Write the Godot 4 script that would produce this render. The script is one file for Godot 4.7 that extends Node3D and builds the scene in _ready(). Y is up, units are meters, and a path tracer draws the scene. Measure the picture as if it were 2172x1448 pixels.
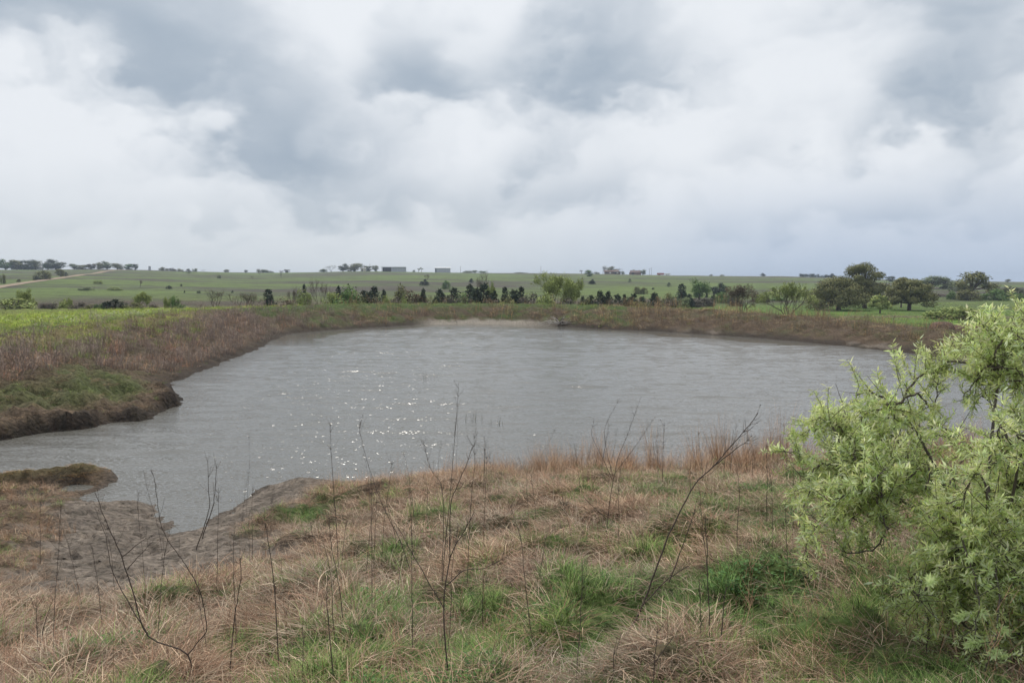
extends Node3D
# A farm pond in rolling grassland under a bright overcast sky, seen from the dam on its near side.

const EYE := Vector3(0, 4.5, 0)
# shoreline of the pond, metres, (x, z)
const SHORE := [-21.0, -19.6, -16.7, -20.3, -14.6, -21.6, -14.0, -22.9, -13.1, -23.7, -12.2, -25.0, -12.1, -26.9, -12.5, -29.1, -13.5, -30.6, -14.7, -32.2, -15.1, -33.9, -15.7, -37.0, -16.4, -43.7, -17.2, -51.1, -19.3, -63.1, -19.7, -68.5, -17.4, -73.3, -13.7, -78.0, -9.7, -83.3, -4.5, -84.3, 3.2, -81.5, 7.2, -76.6, 9.8, -74.0, 13.8, -71.1, 17.0, -66.6, 20.0, -63.1, 22.2, -58.5, 23.9, -54.2, 25.2, -50.1, 26.1, -45.7, 26.2, -41.0, 24.6, -33.9, 20.8, -26.9, 17.7, -23.4, 14.5, -21.4, 11.6, -20.4, 10.0, -19.7, 8.3, -18.6, 7.8, -18.7, 7.3, -19.4, 6.2, -19.2, 4.8, -18.4, 3.6, -18.3, 1.3, -18.1, -1.0, -17.9, -2.0, -17.5, -3.1, -17.1, -3.9, -17.1, -4.4, -17.7, -4.9, -17.6, -5.5, -16.6, -5.7, -15.1, -5.8, -13.9, -5.95, -13.5, -6.2, -14.1, -6.8, -14.7, -7.0, -15.2, -7.4, -15.6, -8.0, -15.5, -8.7, -15.5, -9.0, -15.9, -8.9, -16.5, -9.1, -17.5, -9.5, -17.9, -9.9, -17.9, -10.7, -17.4, -11.5, -16.9, -14.5, -16.8, -21.0, -16.6]
# bank round the pond by direction from its middle (degrees, 0 away from the camera, clockwise): height of the crest, its distance from the water, height of the land beyond, width of the fall to it
const BANK := [[-180, 2.9, 16.0, 2.6, 16], [-150, 2.7, 15.0, 2.4, 16], [-118, 1.9, 9.0, 1.9, 16], [-90, 2.0, 8.5, 2.0, 16], [-60, 2.0, 8.0, 1.8, 16], [-35, 2.1, 7.0, 0.2, 14], [-10, 2.05, 6.0, -1.0, 13], [20, 1.9, 6.5, -0.8, 12], [45, 1.6, 6.0, 0.1, 9], [75, 1.2, 4.6, 0.0, 5], [105, 1.1, 5.0, 0.2, 6], [140, 2.3, 13.0, 1.5, 14], [180, 2.9, 16.0, 2.6, 16]]
# skyline of the far hills by bearing from the camera: height at 740 m
const RIDGE := [[-180, 12.0], [-60, 14.5], [-33.7, 15.2], [-27.5, 16.0], [-18, 14.1], [-10, 15.4], [0.5, 13.7], [18.8, 10.6], [26.6, 7.2], [34, 5.3], [60, 6.0], [180, 12.0]]

var n_big := noise(11, 1.0, 4)
var n_mid := noise(12, 1.0, 3)
var n_fine := noise(13, 1.0, 4)
var used := {}
var grid := PackedFloat32Array()
const GX := -40.0
const GZ := -105.0
const GS := 0.4
const GW := 240
const GH := 255


func noise(s: int, f: float, oct: int) -> FastNoiseLite:
	var n := FastNoiseLite.new()
	n.seed = s
	n.noise_type = FastNoiseLite.TYPE_SIMPLEX_SMOOTH
	n.frequency = f
	n.fractal_octaves = oct
	return n


func ss(a: float, b: float, x: float) -> float:
	var t := clampf((x - a) / (b - a), 0.0, 1.0)
	return t * t * (3.0 - 2.0 * t)


func table(rows: Array, at: float, k: int) -> float:
	for i in rows.size() - 1:
		if at <= rows[i + 1][0]:
			return lerpf(rows[i][k], rows[i + 1][k], ss(rows[i][0], rows[i + 1][0], at))
	return rows[-1][k]


func survey() -> void:
	# distance from the shoreline on a grid, negative over water
	grid.resize(GW * GH)
	var n := SHORE.size() / 2
	var p := PackedVector2Array()
	for i in n:
		p.append(Vector2(SHORE[i * 2], SHORE[i * 2 + 1]))
	for j in GH:
		for i in GW:
			var q := Vector2(GX + i * GS, GZ + j * GS)
			var best := 1e9
			var inside := false
			var a := p[n - 1]
			for k in n:
				var b := p[k]
				var ab := b - a
				var aq := q - a
				var t := clampf(aq.dot(ab) / ab.length_squared(), 0.0, 1.0)
				best = minf(best, (aq - ab * t).length_squared())
				if (a.y > q.y) != (b.y > q.y) and q.x < ab.x * (q.y - a.y) / ab.y + a.x:
					inside = not inside
				a = b
			grid[j * GW + i] = -sqrt(best) if inside else sqrt(best)


func shore(x: float, z: float) -> float:
	var u := (x - GX) / GS
	var v := (z - GZ) / GS
	var cu := clampf(u, 0.0, GW - 1.001)
	var cv := clampf(v, 0.0, GH - 1.001)
	var i := int(cu)
	var j := int(cv)
	var fu := cu - i
	var fv := cv - j
	var k := j * GW + i
	var d := lerpf(lerpf(grid[k], grid[k + 1], fu), lerpf(grid[k + GW], grid[k + GW + 1], fu), fv)
	if cu != u or cv != v:
		d += Vector2(u - cu, v - cv).length() * GS
	return d


func hills(x: float, z: float, r: float) -> float:
	var top := table(RIDGE, rad_to_deg(atan2(x, -z)), 1)
	var t := clampf((r - 190.0) / 550.0, 0.0, 1.0)
	var h := lerpf(-1.0, top, t * (1.25 - 0.25 * t))
	h += n_big.get_noise_2d(x * 0.006, z * 0.006) * 1.6 * t * (1.0 - 0.6 * t)
	if r > 740.0:
		h -= (r - 740.0) * 0.012
	return h


func height(x: float, z: float) -> float:
	return land(x, z, shore(x, z))


func land(x: float, z: float, s: float) -> float:
	var r := sqrt(x * x + z * z)
	var wob := n_mid.get_noise_2d(x * 0.5, z * 0.5)
	if s < 60.0:
		s += (wob * 0.35 + n_fine.get_noise_2d(x * 1.7, z * 1.7) * 0.15) * (1.0 if r > 21.0 else 0.6)
	if s < 0.0:
		return -0.05 + maxf(s * 0.25, -2.0)
	var a := rad_to_deg(atan2(x - 6.0, -(z + 48.0)))
	var crest := table(BANK, a, 1)
	var w := table(BANK, a, 2)
	var beyond := table(BANK, a, 3)
	var t := clampf(s / w, 0.0, 1.0)
	var rise := crest * lerpf(t * (1.4 - 0.4 * t), t * t * (3.0 - 2.0 * t), 0.45)
	var h := lerpf(rise, beyond, ss(w + 1.5, w + 1.5 + table(BANK, a, 4), s))
	# cut bank of dark soil round the cove on the left
	var cove := ss(-11.0, -13.0, x) * ss(-34.0, -29.0, z) * ss(-19.0, -20.5, z)
	h += cove * (0.2 + 0.35 * wob + 0.2 * n_fine.get_noise_2d(x * 1.9, z * 1.9)) * ss(0.05, 0.35, s) * (1.0 - ss(2.0, 8.0, s))
	# washed edge, then hummocks
	h += 0.10 * ss(0.0, 0.5, s) * (1.0 - ss(3.0, 8.0, s))
	if s < 70.0:
		var bare := mud(x, z, s)
		h += (wob * 0.16 + n_fine.get_noise_2d(x * 1.1, z * 1.1) * 0.19) * ss(0.2, 2.5, s) * (1.0 - 0.6 * bare)
		if bare > 0.05:
			h += bare * (n_fine.get_noise_2d(x * 3.4, z * 3.4) * 0.035 - absf(n_mid.get_noise_2d(x * 1.1 + 9.0, z * 0.6)) * 0.10)
			h -= bare * 0.10 * ss(0.62, 0.8, n_fine.get_noise_2d(x * 2.1 + 50.0, z * 2.1) + 0.35)
	# tongue of turf across the mouth of the inlet
	if z > -20.0 and z < -14.0 and x < -7.0:
		var across := z - lerpf(-16.35, -17.45, ss(-11.9, -9.7, x))
		h += (0.15 + 0.12 * n_fine.get_noise_2d(x * 1.6, z * 1.6)) * ss(-0.5, -0.2, across) * (1.0 - ss(0.2, 0.42, across)) * ss(-8.9, -9.4, x)
		h -= 0.25 * ss(0.4, 0.7, across) * (1.0 - ss(0.9, 1.8, across)) * ss(-8.0, -9.0, x) * ss(0.1, 0.6, s)
	var far := ss(85.0, 165.0, r)
	if far > 0.0:
		h = lerpf(h, hills(x, z, r), far)
	return h


func mud(x: float, z: float, s: float) -> float:
	if z < -20.0 or z > -7.0 or x > 0.0:
		return 0.0
	var e := n_mid.get_noise_2d(x * 0.9 + 5.0, z * 0.9) * 0.55
	var p := Vector2(x, z)
	var mound := p.distance_to(Geometry2D.get_closest_point_to_segment(p, Vector2(-7.3, -14.9), Vector2(-4.6, -9.6))) / 1.75 + e * 0.8
	var strip := absf(s - 0.5) / 1.25 + e + ss(-3.0, -1.6, x) * 2.0 + ss(-8.4, -9.2, x) * 2.0
	return clampf(maxf(1.0 - ss(0.75, 1.1, mound), 1.0 - ss(0.7, 1.1, strip)), 0.0, 1.0)


func _ready() -> void:
	survey()
	var cam := Camera3D.new()
	cam.name = "camera"
	cam.fov = 48.0
	cam.near = 0.1
	cam.far = 4000.0
	cam.position = EYE
	cam.rotation_degrees = Vector3(-4.36, 0, 0)
	add_child(cam)
	cam.current = true

	var env := Environment.new()
	env.background_mode = Environment.BG_SKY
	var sky := Sky.new()
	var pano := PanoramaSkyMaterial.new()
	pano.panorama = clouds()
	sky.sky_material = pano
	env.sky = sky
	env.tonemap_mode = Environment.TONE_MAPPER_LINEAR
	env.tonemap_exposure = 1.55
	env.sdfgi_enabled = true
	env.ssao_enabled = true
	env.ssil_enabled = true
	env.fog_enabled = true
	env.fog_density = 0.0003
	env.fog_light_color = Color(0.80, 0.86, 0.94)
	var we := WorldEnvironment.new()
	we.name = "world_environment"
	we.environment = env
	add_child(we)

	var sun := DirectionalLight3D.new()
	sun.name = "sun"
	sun.light_energy = 0.5
	sun.light_color = Color(1.0, 0.965, 0.91)
	sun.light_angular_distance = 13.0
	sun.shadow_enabled = true
	sun.rotation_degrees = Vector3(-55, 180 + 9, 0)   # from ahead, a little to the left
	add_child(sun)

	build_ground()
	build_water()
	build_landscape()
	build_grass()
	build_near()


func clouds() -> ImageTexture:
	# bearing, elevation, reach in bearing, reach in elevation, tilt, depth: thick grey parts of the cloud deck
	var blobs := [[-32, 17.2, 10, 3.4, -10, 0.82], [-22, 16.4, 6.5, 3.2, -35, 0.36], [-18.5, 12.2, 7, 3.4, -32, 0.42], [-15.0, 9.4, 6.0, 2.4, -5, 0.65], [-24, 14.0, 3.0, 1.4, -40, 0.2], [-7.5, 14.8, 6.0, 2.6, 5, 0.85], [7.2, 17.5, 6.0, 5.5, 0, 0.75], [9, 13.6, 5.0, 2.0, 0, 0.3], [31, 15, 5.5, 7, 10, 0.65], [26, 11.0, 5, 3, 40, 0.35], [1.5, 9.0, 4.0, 2.2, 0, 0.3], [-8.0, 6.2, 6.5, 1.6, 0, 0.45], [5.5, 6.6, 5.0, 1.3, 8, 0.4], [-19.5, 4.6, 4, 1.2, 0, 0.28], [-27, 4.2, 5, 1.0, 0, 0.2], [17, 9.2, 4.0, 2.2, 15, 0.25], [20, 4.3, 7, 1.0, -3, 0.25], [27, 4.8, 5, 1.4, 0, 0.3], [14, 21, 6, 3.0, 0, -0.55], [-13.5, 19.0, 2.6, 6.0, 8, -0.45], [13, 10.8, 6, 2.4, 10, -0.35], [-30, 10.5, 5, 3, -20, -0.3], [-1, 19.5, 3, 3, 0, -0.4], [-1.5, 10.6, 4, 1.5, 20, -0.25], [25, 8.0, 7, 1.8, 12, -0.3]]
	var w := 4096
	var h := 2048
	var data := PackedFloat32Array()
	data.resize(w * h * 3)
	data.fill(0.3)
	var a := noise(31, 1.0, 6)
	var b := noise(32, 1.0, 4)
	var puff := noise(33, 1.0, 4)
	puff.noise_type = FastNoiseLite.TYPE_CELLULAR
	puff.cellular_return_type = FastNoiseLite.RETURN_DISTANCE
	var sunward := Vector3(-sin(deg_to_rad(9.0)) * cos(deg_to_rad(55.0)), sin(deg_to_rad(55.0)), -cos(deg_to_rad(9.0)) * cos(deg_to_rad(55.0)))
	for j in h / 2 + 12:
		var el := (0.5 - (j + 0.5) / h) * PI
		var eld := rad_to_deg(el)
		var cy := cos(el)
		var y := sin(el)
		for i in w:
			var az := (i + 0.5) / w * TAU
			var k := (j * w + i) * 3
			var azd := rad_to_deg(az)
			if azd > 180.0:
				azd -= 360.0
			if (eld > 30.0 or absf(azd) > 42.0) and (i % 4 or j % 4):
				var e := ((j - j % 4) * w + i - i % 4) * 3
				data[k] = data[e]
				data[k + 1] = data[e + 1]
				data[k + 2] = data[e + 2]
				continue
			var x := sin(az) * cy
			var z := -cos(az) * cy
			var n2 := b.get_noise_3d(x * 2.2 + 40.0, y * 3.6, z * 2.2)
			var n3 := a.get_noise_3d(x * 5.5, y * 9.5 + 20.0, z * 5.5)
			var n1 := a.get_noise_3d(x * 11.0 + 7.0, y * 19.0 + n3 * 1.5, z * 11.0)
			var deep := 0.30 + 0.7 * n2
			var inside := (1.0 - ss(36.0, 50.0, absf(azd))) * (1.0 - ss(26.0, 36.0, eld))
			if inside > 0.0:
				var at := Vector2(azd + n2 * 3.0 + n3 * 4.0, eld + n1 * 1.2 + n3 * 3.0)
				var sum := 0.12
				for q in blobs:
					var dx: float = at.x - q[0]
					var dy: float = at.y - q[1]
					if absf(dx) < 20.0 and absf(dy) < 16.0:
						var c := cos(deg_to_rad(q[4]))
						var s := sin(deg_to_rad(q[4]))
						var e := pow((dx * c + dy * s) / q[2], 2.0) + pow((dy * c - dx * s) / q[3], 2.0)
						if e < 6.0:
							sum += q[5] * exp(-e * 1.0)
				deep = lerpf(deep, sum, inside)
			deep += 0.16 * n1 + 0.30 * n3
			# billowing rims where thick and thin cloud meet
			var rim := 1.0 - clampf(absf(deep - 0.42) / 0.34, 0.0, 1.0)
			var lump := puff.get_noise_3d(x * 13.0 + n3, y * 24.0 + n1, z * 13.0)
			deep += rim * (lump + 0.45) * 0.15 + 0.08 * n1
			deep = clampf(deep, 0.0, 1.0)
			var col := Color(0.815, 0.85, 0.895).lerp(Color(0.405, 0.475, 0.56), lerpf(deep, deep * deep * (3.0 - 2.0 * deep), 0.6) * (0.94 + 0.25 * n3))
			# air towards the horizon: bluer to the right, paler to the left
			var low := 1.0 - ss(-1.0, 9.5, eld)
			var right := ss(-8.0, 24.0, azd) * (1.0 - ss(60.0, 120.0, azd))
			col = col.lerp(Color(0.65, 0.70, 0.74).lerp(Color(0.415, 0.515, 0.675), right), low * 0.85)
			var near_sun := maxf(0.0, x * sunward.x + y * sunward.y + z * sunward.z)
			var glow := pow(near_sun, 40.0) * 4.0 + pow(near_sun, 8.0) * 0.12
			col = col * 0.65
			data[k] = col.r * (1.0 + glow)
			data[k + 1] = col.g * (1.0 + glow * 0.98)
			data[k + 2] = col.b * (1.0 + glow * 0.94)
	return ImageTexture.create_from_image(Image.create_from_data(w, h, false, Image.FORMAT_RGBF, data.to_byte_array()))


# ---------------------------------------------------------------- helpers

func numbered(called: String) -> String:
	if not used.has(called):
		used[called] = 0
		return called
	used[called] += 1
	return "%s_%03d" % [called, used[called]]


func tag(o: Node3D, label: String, category := "", group := "") -> Node3D:
	o.set_meta("label", label)
	if category:
		o.set_meta("category", category)
	if group:
		o.set_meta("group", group)
	return o


func thing(called: String, label: String, category: String, at: Vector3, turn := 0.0, group := "") -> Node3D:
	var o := Node3D.new()
	o.name = numbered(called)
	o.position = at
	o.rotation.y = turn
	add_child(o)
	return tag(o, label, category, group)


func part(called: String, mesh: Mesh, mat: Material, parent: Node3D) -> MeshInstance3D:
	var o := MeshInstance3D.new()
	o.name = called if parent != self else numbered(called)
	o.mesh = mesh
	if mat:
		o.material_override = mat
	parent.add_child(o, true)
	return o


func paint(c: Color, rough := 0.9, vertex := true) -> StandardMaterial3D:
	var m := StandardMaterial3D.new()
	m.albedo_color = c.linear_to_srgb()
	m.roughness = rough
	m.vertex_color_use_as_albedo = vertex
	m.metallic_specular = 0.3
	m.cull_mode = BaseMaterial3D.CULL_DISABLED
	return m


func arrays(v: PackedVector3Array, n: PackedVector3Array, c: PackedColorArray, idx: PackedInt32Array) -> ArrayMesh:
	var a := []
	a.resize(Mesh.ARRAY_MAX)
	a[Mesh.ARRAY_VERTEX] = v
	if n.size():
		a[Mesh.ARRAY_NORMAL] = n
	if c.size():
		a[Mesh.ARRAY_COLOR] = c
	a[Mesh.ARRAY_INDEX] = idx
	var m := ArrayMesh.new()
	m.add_surface_from_arrays(Mesh.PRIMITIVE_TRIANGLES, a)
	return m


func grain(s: int, f: float, lo: float, hi: float, size := 512) -> ImageTexture:
	# seamless speckle used as a gentle tint
	var n := noise(s, f, 5)
	var im := n.get_seamless_image(size, size)
	im.convert(Image.FORMAT_L8)
	var d := im.get_data()
	for i in d.size():
		d[i] = int(255.0 * lerpf(lo, hi, d[i] / 255.0))
	return ImageTexture.create_from_image(Image.create_from_data(size, size, false, Image.FORMAT_L8, d))


# ---------------------------------------------------------------- ground

func ground_color(x: float, z: float, s: float, h: float) -> Color:
	var r := sqrt(x * x + z * z)
	var c: Color
	var f1 := n_fine.get_noise_2d(x * 0.8, z * 0.8)
	var f2 := n_mid.get_noise_2d(x * 0.13, z * 0.13)
	if r > 95.0 and s > 12.0:
		return far_color(x, z, r)
	var dry := Color(0.175, 0.125, 0.085)
	var green := Color(0.11, 0.165, 0.045)
	var g := greenness(x, z, s)
	if x < 2.0:
		green = green.lerp(Color(0.27, 0.32, 0.085), ss(8.0, 14.0, s) * ss(-26.0, -32.0, z))
	c = dry.lerp(green, g) * (1.0 + 0.35 * f1)
	var off := Geometry2D.get_closest_point_to_segment(Vector2(x, z), Vector2(-23.0, -36.0), Vector2(-27.5, -66.0)).distance_to(Vector2(x, z))
	c = c.lerp(Color(0.26, 0.23, 0.085), (1.0 - ss(0.7, 1.6, off + f1 * 0.6)) * 0.8)
	var bare := mud(x, z, s)
	c = c.lerp(Color(0.27, 0.225, 0.185) * (1.0 + 0.45 * f1 + 0.3 * n_fine.get_noise_2d(x * 3.0, z * 3.0)), bare)
	# wet dark margin, pale sand on the far shore
	var cove := ss(-11.0, -13.0, x) * ss(-34.0, -29.0, z)
	var wet := 1.0 - ss(0.15, lerpf(1.6 + f2, 0.75, cove), s + f1 * 0.4)
	if r > 21.0 or x < -9.5:
		c = c.lerp(Color(0.075, 0.058, 0.045).lerp(Color(0.034, 0.027, 0.022), cove), wet * 0.92)
		var sand := ss(-11.0, -8.0, x) * (1.0 - ss(0.0, 6.0, x)) * (1.0 - ss(0.8, 1.3, s + f1 * 0.6)) * ss(-70.0, -75.0, z)
		c = c.lerp(Color(0.52, 0.46, 0.385), clampf(sand, 0.0, 1.0))
		var patch := ss(0.15, 0.35, n_mid.get_noise_2d(x * 0.22 + 3.0, z * 0.22)) * ss(14.0, 17.0, x) * (1.0 - ss(0.5, 1.1, s + f1 * 0.6)) * ss(0.1, 0.3, s)
		c = c.lerp(Color(0.30, 0.25, 0.20), clampf(patch, 0.0, 1.0))
	else:
		c = c.lerp(Color(0.13, 0.108, 0.09), (1.0 - ss(0.0, 0.45, s)) * 0.8)
	if x < -8.2 and z < -16.2 and z > -20.0:
		c = c.lerp(Color(0.15, 0.12, 0.06) * (1.0 + 0.4 * f1), ss(0.15, 0.3, h))
	return c


func greenness(x: float, z: float, s: float) -> float:
	# how much living green there is among the dead grass
	var r := sqrt(x * x + z * z)
	var a := n_mid.get_noise_2d(x * 0.28 + 17.0, z * 0.28)
	var b := n_fine.get_noise_2d(x * 0.9 + 31.0, z * 0.9)
	if z > -22.0 and r < 26.0:
		var base := 0.02 + 0.06 * clampf(x, -6.0, 3.0) + 0.35 * ss(9.0, 4.5, r) - 0.45 * ss(12.0, 17.0, r) - 0.4 * ss(-3.5, -6.0, x)
		return clampf(0.5 + (base + a * 0.6 + b * 0.85 - 0.02) * 1.5, 0.0, 1.0)
	if x < 2.0 and z > -72.0:
		var turf := ss(7.5, 11.0, s + b * 2.0) * 0.95 + ss(0.8, 1.8, s) * (1.0 - ss(3.0, 5.5, s)) * 0.55 * ss(-36.0, -30.0, z)
		return clampf(turf + (a + b) * 0.25, 0.0, 1.0)
	if x > 12.0:
		return clampf(ss(6.0, 9.5, s + b * 2.0) * 0.95 + (a + b) * 0.45 + ss(2.0, 5.0, s) * 0.12, 0.0, 1.0)
	return clampf(ss(3.8, 5.5, s) * 0.75 + 0.3 + (a + b) * 0.8, 0.0, 1.0)


func far_color(x: float, z: float, r: float) -> Color:
	var az := rad_to_deg(atan2(x, -z))
	var a := n_big.get_noise_2d(x * 0.006 + 5.0, z * 0.017)
	var b := n_mid.get_noise_2d(x * 0.02, z * 0.06 + 8.0)
	var c := n_fine.get_noise_2d(x * 0.12, z * 0.3)
	var green := Color(0.19, 0.26, 0.075)
	var dull := Color(0.15, 0.18, 0.08)
	var brown := Color(0.14, 0.125, 0.095)
	var t := clampf(0.55 + a * 1.7 + b * 0.7, 0.0, 1.0)
	var k := brown.lerp(dull, ss(0.0, 0.35, t)).lerp(green, ss(0.45, 0.9, t))
	var yellow := ss(620.0, 720.0, r) * ss(-4.0, 4.0, az)
	k = k.lerp(Color(0.175, 0.165, 0.07), yellow * 0.7)
	var meadow := (1.0 - ss(170.0, 215.0, r)) * ss(8.0, 14.0, az)
	if meadow > 0.0:
		var strip := ss(0.1, 0.45, n_mid.get_noise_2d(x * 0.012 + 2.0, z * 0.10))
		var wob := n_mid.get_noise_2d(x * 0.06, z * 0.06) * 5.0
		strip = maxf(strip * 0.5, (1.0 - ss(3.5, 7.0, absf(z + 116.0 + wob))) * ss(38.0, 46.0, x) * (1.0 - ss(72.0, 84.0, x)))
		strip = maxf(strip, (1.0 - ss(4.0, 8.0, absf(z + 92.0 + wob))) * ss(56.0, 62.0, x))
		k = k.lerp(Color(0.155, 0.265, 0.05).lerp(Color(0.21, 0.155, 0.105), strip * 0.85), meadow)
	var field := (1.0 - ss(80.0, 92.0, r)) * (1.0 - ss(-16.0, -10.0, az))
	k = k.lerp(Color(0.30, 0.345, 0.09), field)
	var creek := (1.0 - ss(190.0, 260.0, r)) * ss(90.0, 105.0, r) * (1.0 - ss(6.0, 12.0, az))
	k = k.lerp(Color(0.14, 0.115, 0.07), creek * 0.7)
	return k * 1.08 * (1.0 + 0.35 * c + 0.25 * b)


func build_ground() -> void:
	var radii := PackedFloat32Array()
	var r := 0.0
	while r < 1900.0:
		radii.append(r)
		r += maxf(0.09, r * 0.0076) if r < 110.0 else r * 0.013
	var turns := PackedFloat32Array()
	var a := -180.0
	while a < 180.0 - 0.01:
		turns.append(deg_to_rad(a))
		a += 4.0 if absf(a + 2.0) > 50.0 else 0.24
	turns.append(PI)
	var w := turns.size()
	var v := PackedVector3Array()
	var c := PackedColorArray()
	v.resize(radii.size() * w)
	c.resize(radii.size() * w)
	for j in radii.size():
		for i in w:
			var x := sin(turns[i]) * radii[j]
			var z := -cos(turns[i]) * radii[j]
			var s := shore(x, z)
			var h := land(x, z, s)
			v[j * w + i] = Vector3(x, h, z)
			c[j * w + i] = ground_color(x, z, s, h)
	var nrm := PackedVector3Array()
	nrm.resize(v.size())
	var idx := PackedInt32Array()
	for j in radii.size() - 1:
		for i in w - 1:
			var p := j * w + i
			var n := (v[p + w] - v[p]).cross(v[p + 1] - v[p])
			if j == 0:
				n = Vector3.UP
			if n.y < 0.0:
				n = -n
			nrm[p] = n.normalized()
			idx.append_array([p, p + w, p + 1, p + 1, p + w, p + w + 1])
	for i in w:
		nrm[(radii.size() - 1) * w + i] = Vector3.UP
	for j in radii.size():
		nrm[j * w + w - 1] = nrm[j * w]
	var m := paint(Color.WHITE, 0.95)
	m.cull_mode = BaseMaterial3D.CULL_BACK
	m.uv1_triplanar = true
	m.uv1_world_triplanar = true
	m.uv1_scale = Vector3.ONE * 0.55
	m.albedo_texture = grain(41, 0.02, 0.55, 1.0)
	m.heightmap_enabled = true
	m.heightmap_texture = grain(42, 0.025, 0.0, 1.0)
	m.heightmap_scale = 9.0
	var o := part("ground", arrays(v, nrm, c, idx), m, self)
	o.set_meta("kind", "structure")
	o.set_meta("label", "grassy ground round the pond rising to far low hills")


# ---------------------------------------------------------------- water

func build_water() -> void:
	var rng := RandomNumberGenerator.new()
	rng.seed = 5
	var waves := []
	for i in 22:
		var long := 0.42 * pow(4.6, i / 21.0)
		var dir := deg_to_rad(rng.randf_range(-16, 16) + (7.0 if i % 3 else -15.0))
		var k := TAU / long
		waves.append([sin(dir) * k, cos(dir) * k, rng.randf() * TAU, rng.randf_range(0.017, 0.034) / k])
	var radii := PackedFloat32Array()
	var r := 12.5
	while r < 100.0:
		radii.append(r)
		r += minf(r * 0.0062, 0.30)
	var w := 640
	var v := PackedVector3Array()
	var n := PackedVector3Array()
	var keep := PackedByteArray()
	v.resize(radii.size() * w)
	n.resize(v.size())
	keep.resize(v.size())
	var kx := PackedFloat32Array()
	var kz := PackedFloat32Array()
	var ph := PackedFloat32Array()
	var am := PackedFloat32Array()
	for q in waves:
		kx.append(q[0])
		kz.append(q[1])
		ph.append(q[2])
		am.append(q[3])
	for j in radii.size():
		for i in w:
			var az := deg_to_rad(lerpf(-52.0, 46.0, i / (w - 1.0)))
			var x := sin(az) * radii[j]
			var z := -cos(az) * radii[j]
			var s := shore(x, z)
			var p := j * w + i
			if s > 1.2:
				continue
			keep[p] = 1
			var calm := lerpf(0.06, 1.0, ss(3.0, 6.5, -s)) if z < -55.0 else lerpf(0.35, 1.0, ss(-0.2, 3.0, -s))
			calm *= 0.85 + 0.6 * n_mid.get_noise_2d(x * 0.05, z * 0.14) + 0.35 * n_fine.get_noise_2d(x * 0.3, z * 0.8)
			var bend := n_mid.get_noise_2d(x * 0.08 + 4.0, z * 0.08) * 1.6
			var y := 0.0
			var gx := 0.0
			var gz := 0.0
			for q in 22:
				var t := kx[q] * x + kz[q] * z + ph[q] + bend * (q % 4)
				var c := cos(t) * am[q]
				y += sin(t) * am[q]
				gx += c * kx[q]
				gz += c * kz[q]
			v[p] = Vector3(x, y * calm, z)
			n[p] = Vector3(-gx * calm, 1.0, -gz * calm).normalized()
	var idx := PackedInt32Array()
	var still := PackedInt32Array()
	for j in radii.size() - 1:
		for i in w - 1:
			var p := j * w + i
			if keep[p] and keep[p + 1] and keep[p + w] and keep[p + w + 1]:
				var far: bool = v[p].z < -55.0 and shore(v[p].x, v[p].z) > -3.6 + 2.2 * n_mid.get_noise_2d(v[p].x * 0.12, v[p].z * 0.12)
				(still if far else idx).append_array([p, p + w, p + 1, p + 1, p + w, p + w + 1])
	var m := StandardMaterial3D.new()
	m.albedo_color = Color(0.125, 0.121, 0.108).linear_to_srgb()
	m.roughness = 0.10
	m.metallic_specular = 0.4
	m.uv1_triplanar = true
	m.uv1_world_triplanar = true
	m.uv1_scale = Vector3.ONE * 0.5
	m.heightmap_enabled = true
	m.heightmap_texture = ripples()
	m.heightmap_scale = 1.9
	var sheet := arrays(v, n, PackedColorArray(), idx)
	var lee := []
	lee.resize(Mesh.ARRAY_MAX)
	lee[Mesh.ARRAY_VERTEX] = v
	lee[Mesh.ARRAY_NORMAL] = n
	lee[Mesh.ARRAY_INDEX] = still
	sheet.add_surface_from_arrays(Mesh.PRIMITIVE_TRIANGLES, lee)
	sheet.surface_set_material(0, m)
	var quiet: StandardMaterial3D = m.duplicate()
	quiet.heightmap_scale = 0.25
	sheet.surface_set_material(1, quiet)
	var o := part("pond_water", sheet, null, self)
	o.set_meta("kind", "structure")
	o.set_meta("label", "rippled grey-brown pond water reflecting the cloudy sky")


func ripples() -> ImageTexture:
	# small wind ripples, a seamless sum of short waves
	var rng := RandomNumberGenerator.new()
	rng.seed = 77
	var size := 512
	var d := PackedByteArray()
	d.resize(size * size)
	var q := []
	for i in 18:
		q.append([rng.randi_range(-9, 14), rng.randi_range(8, 34) * (1 if rng.randf() < 0.85 else -1), rng.randf() * TAU])
	var u := TAU / size
	for j in size:
		for i in size:
			var y := 0.0
			for k in q:
				y += sin((k[0] * i + k[1] * j) * u + k[2] + 0.6 * sin(u * j * 3.0 + k[2])) / (6.0 + absf(k[1]))
			d[j * size + i] = int(clampf(127.0 + y * 220.0, 0.0, 255.0))
	return ImageTexture.create_from_image(Image.create_from_data(size, size, false, Image.FORMAT_L8, d))


# ---------------------------------------------------------------- plants: shapes

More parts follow.
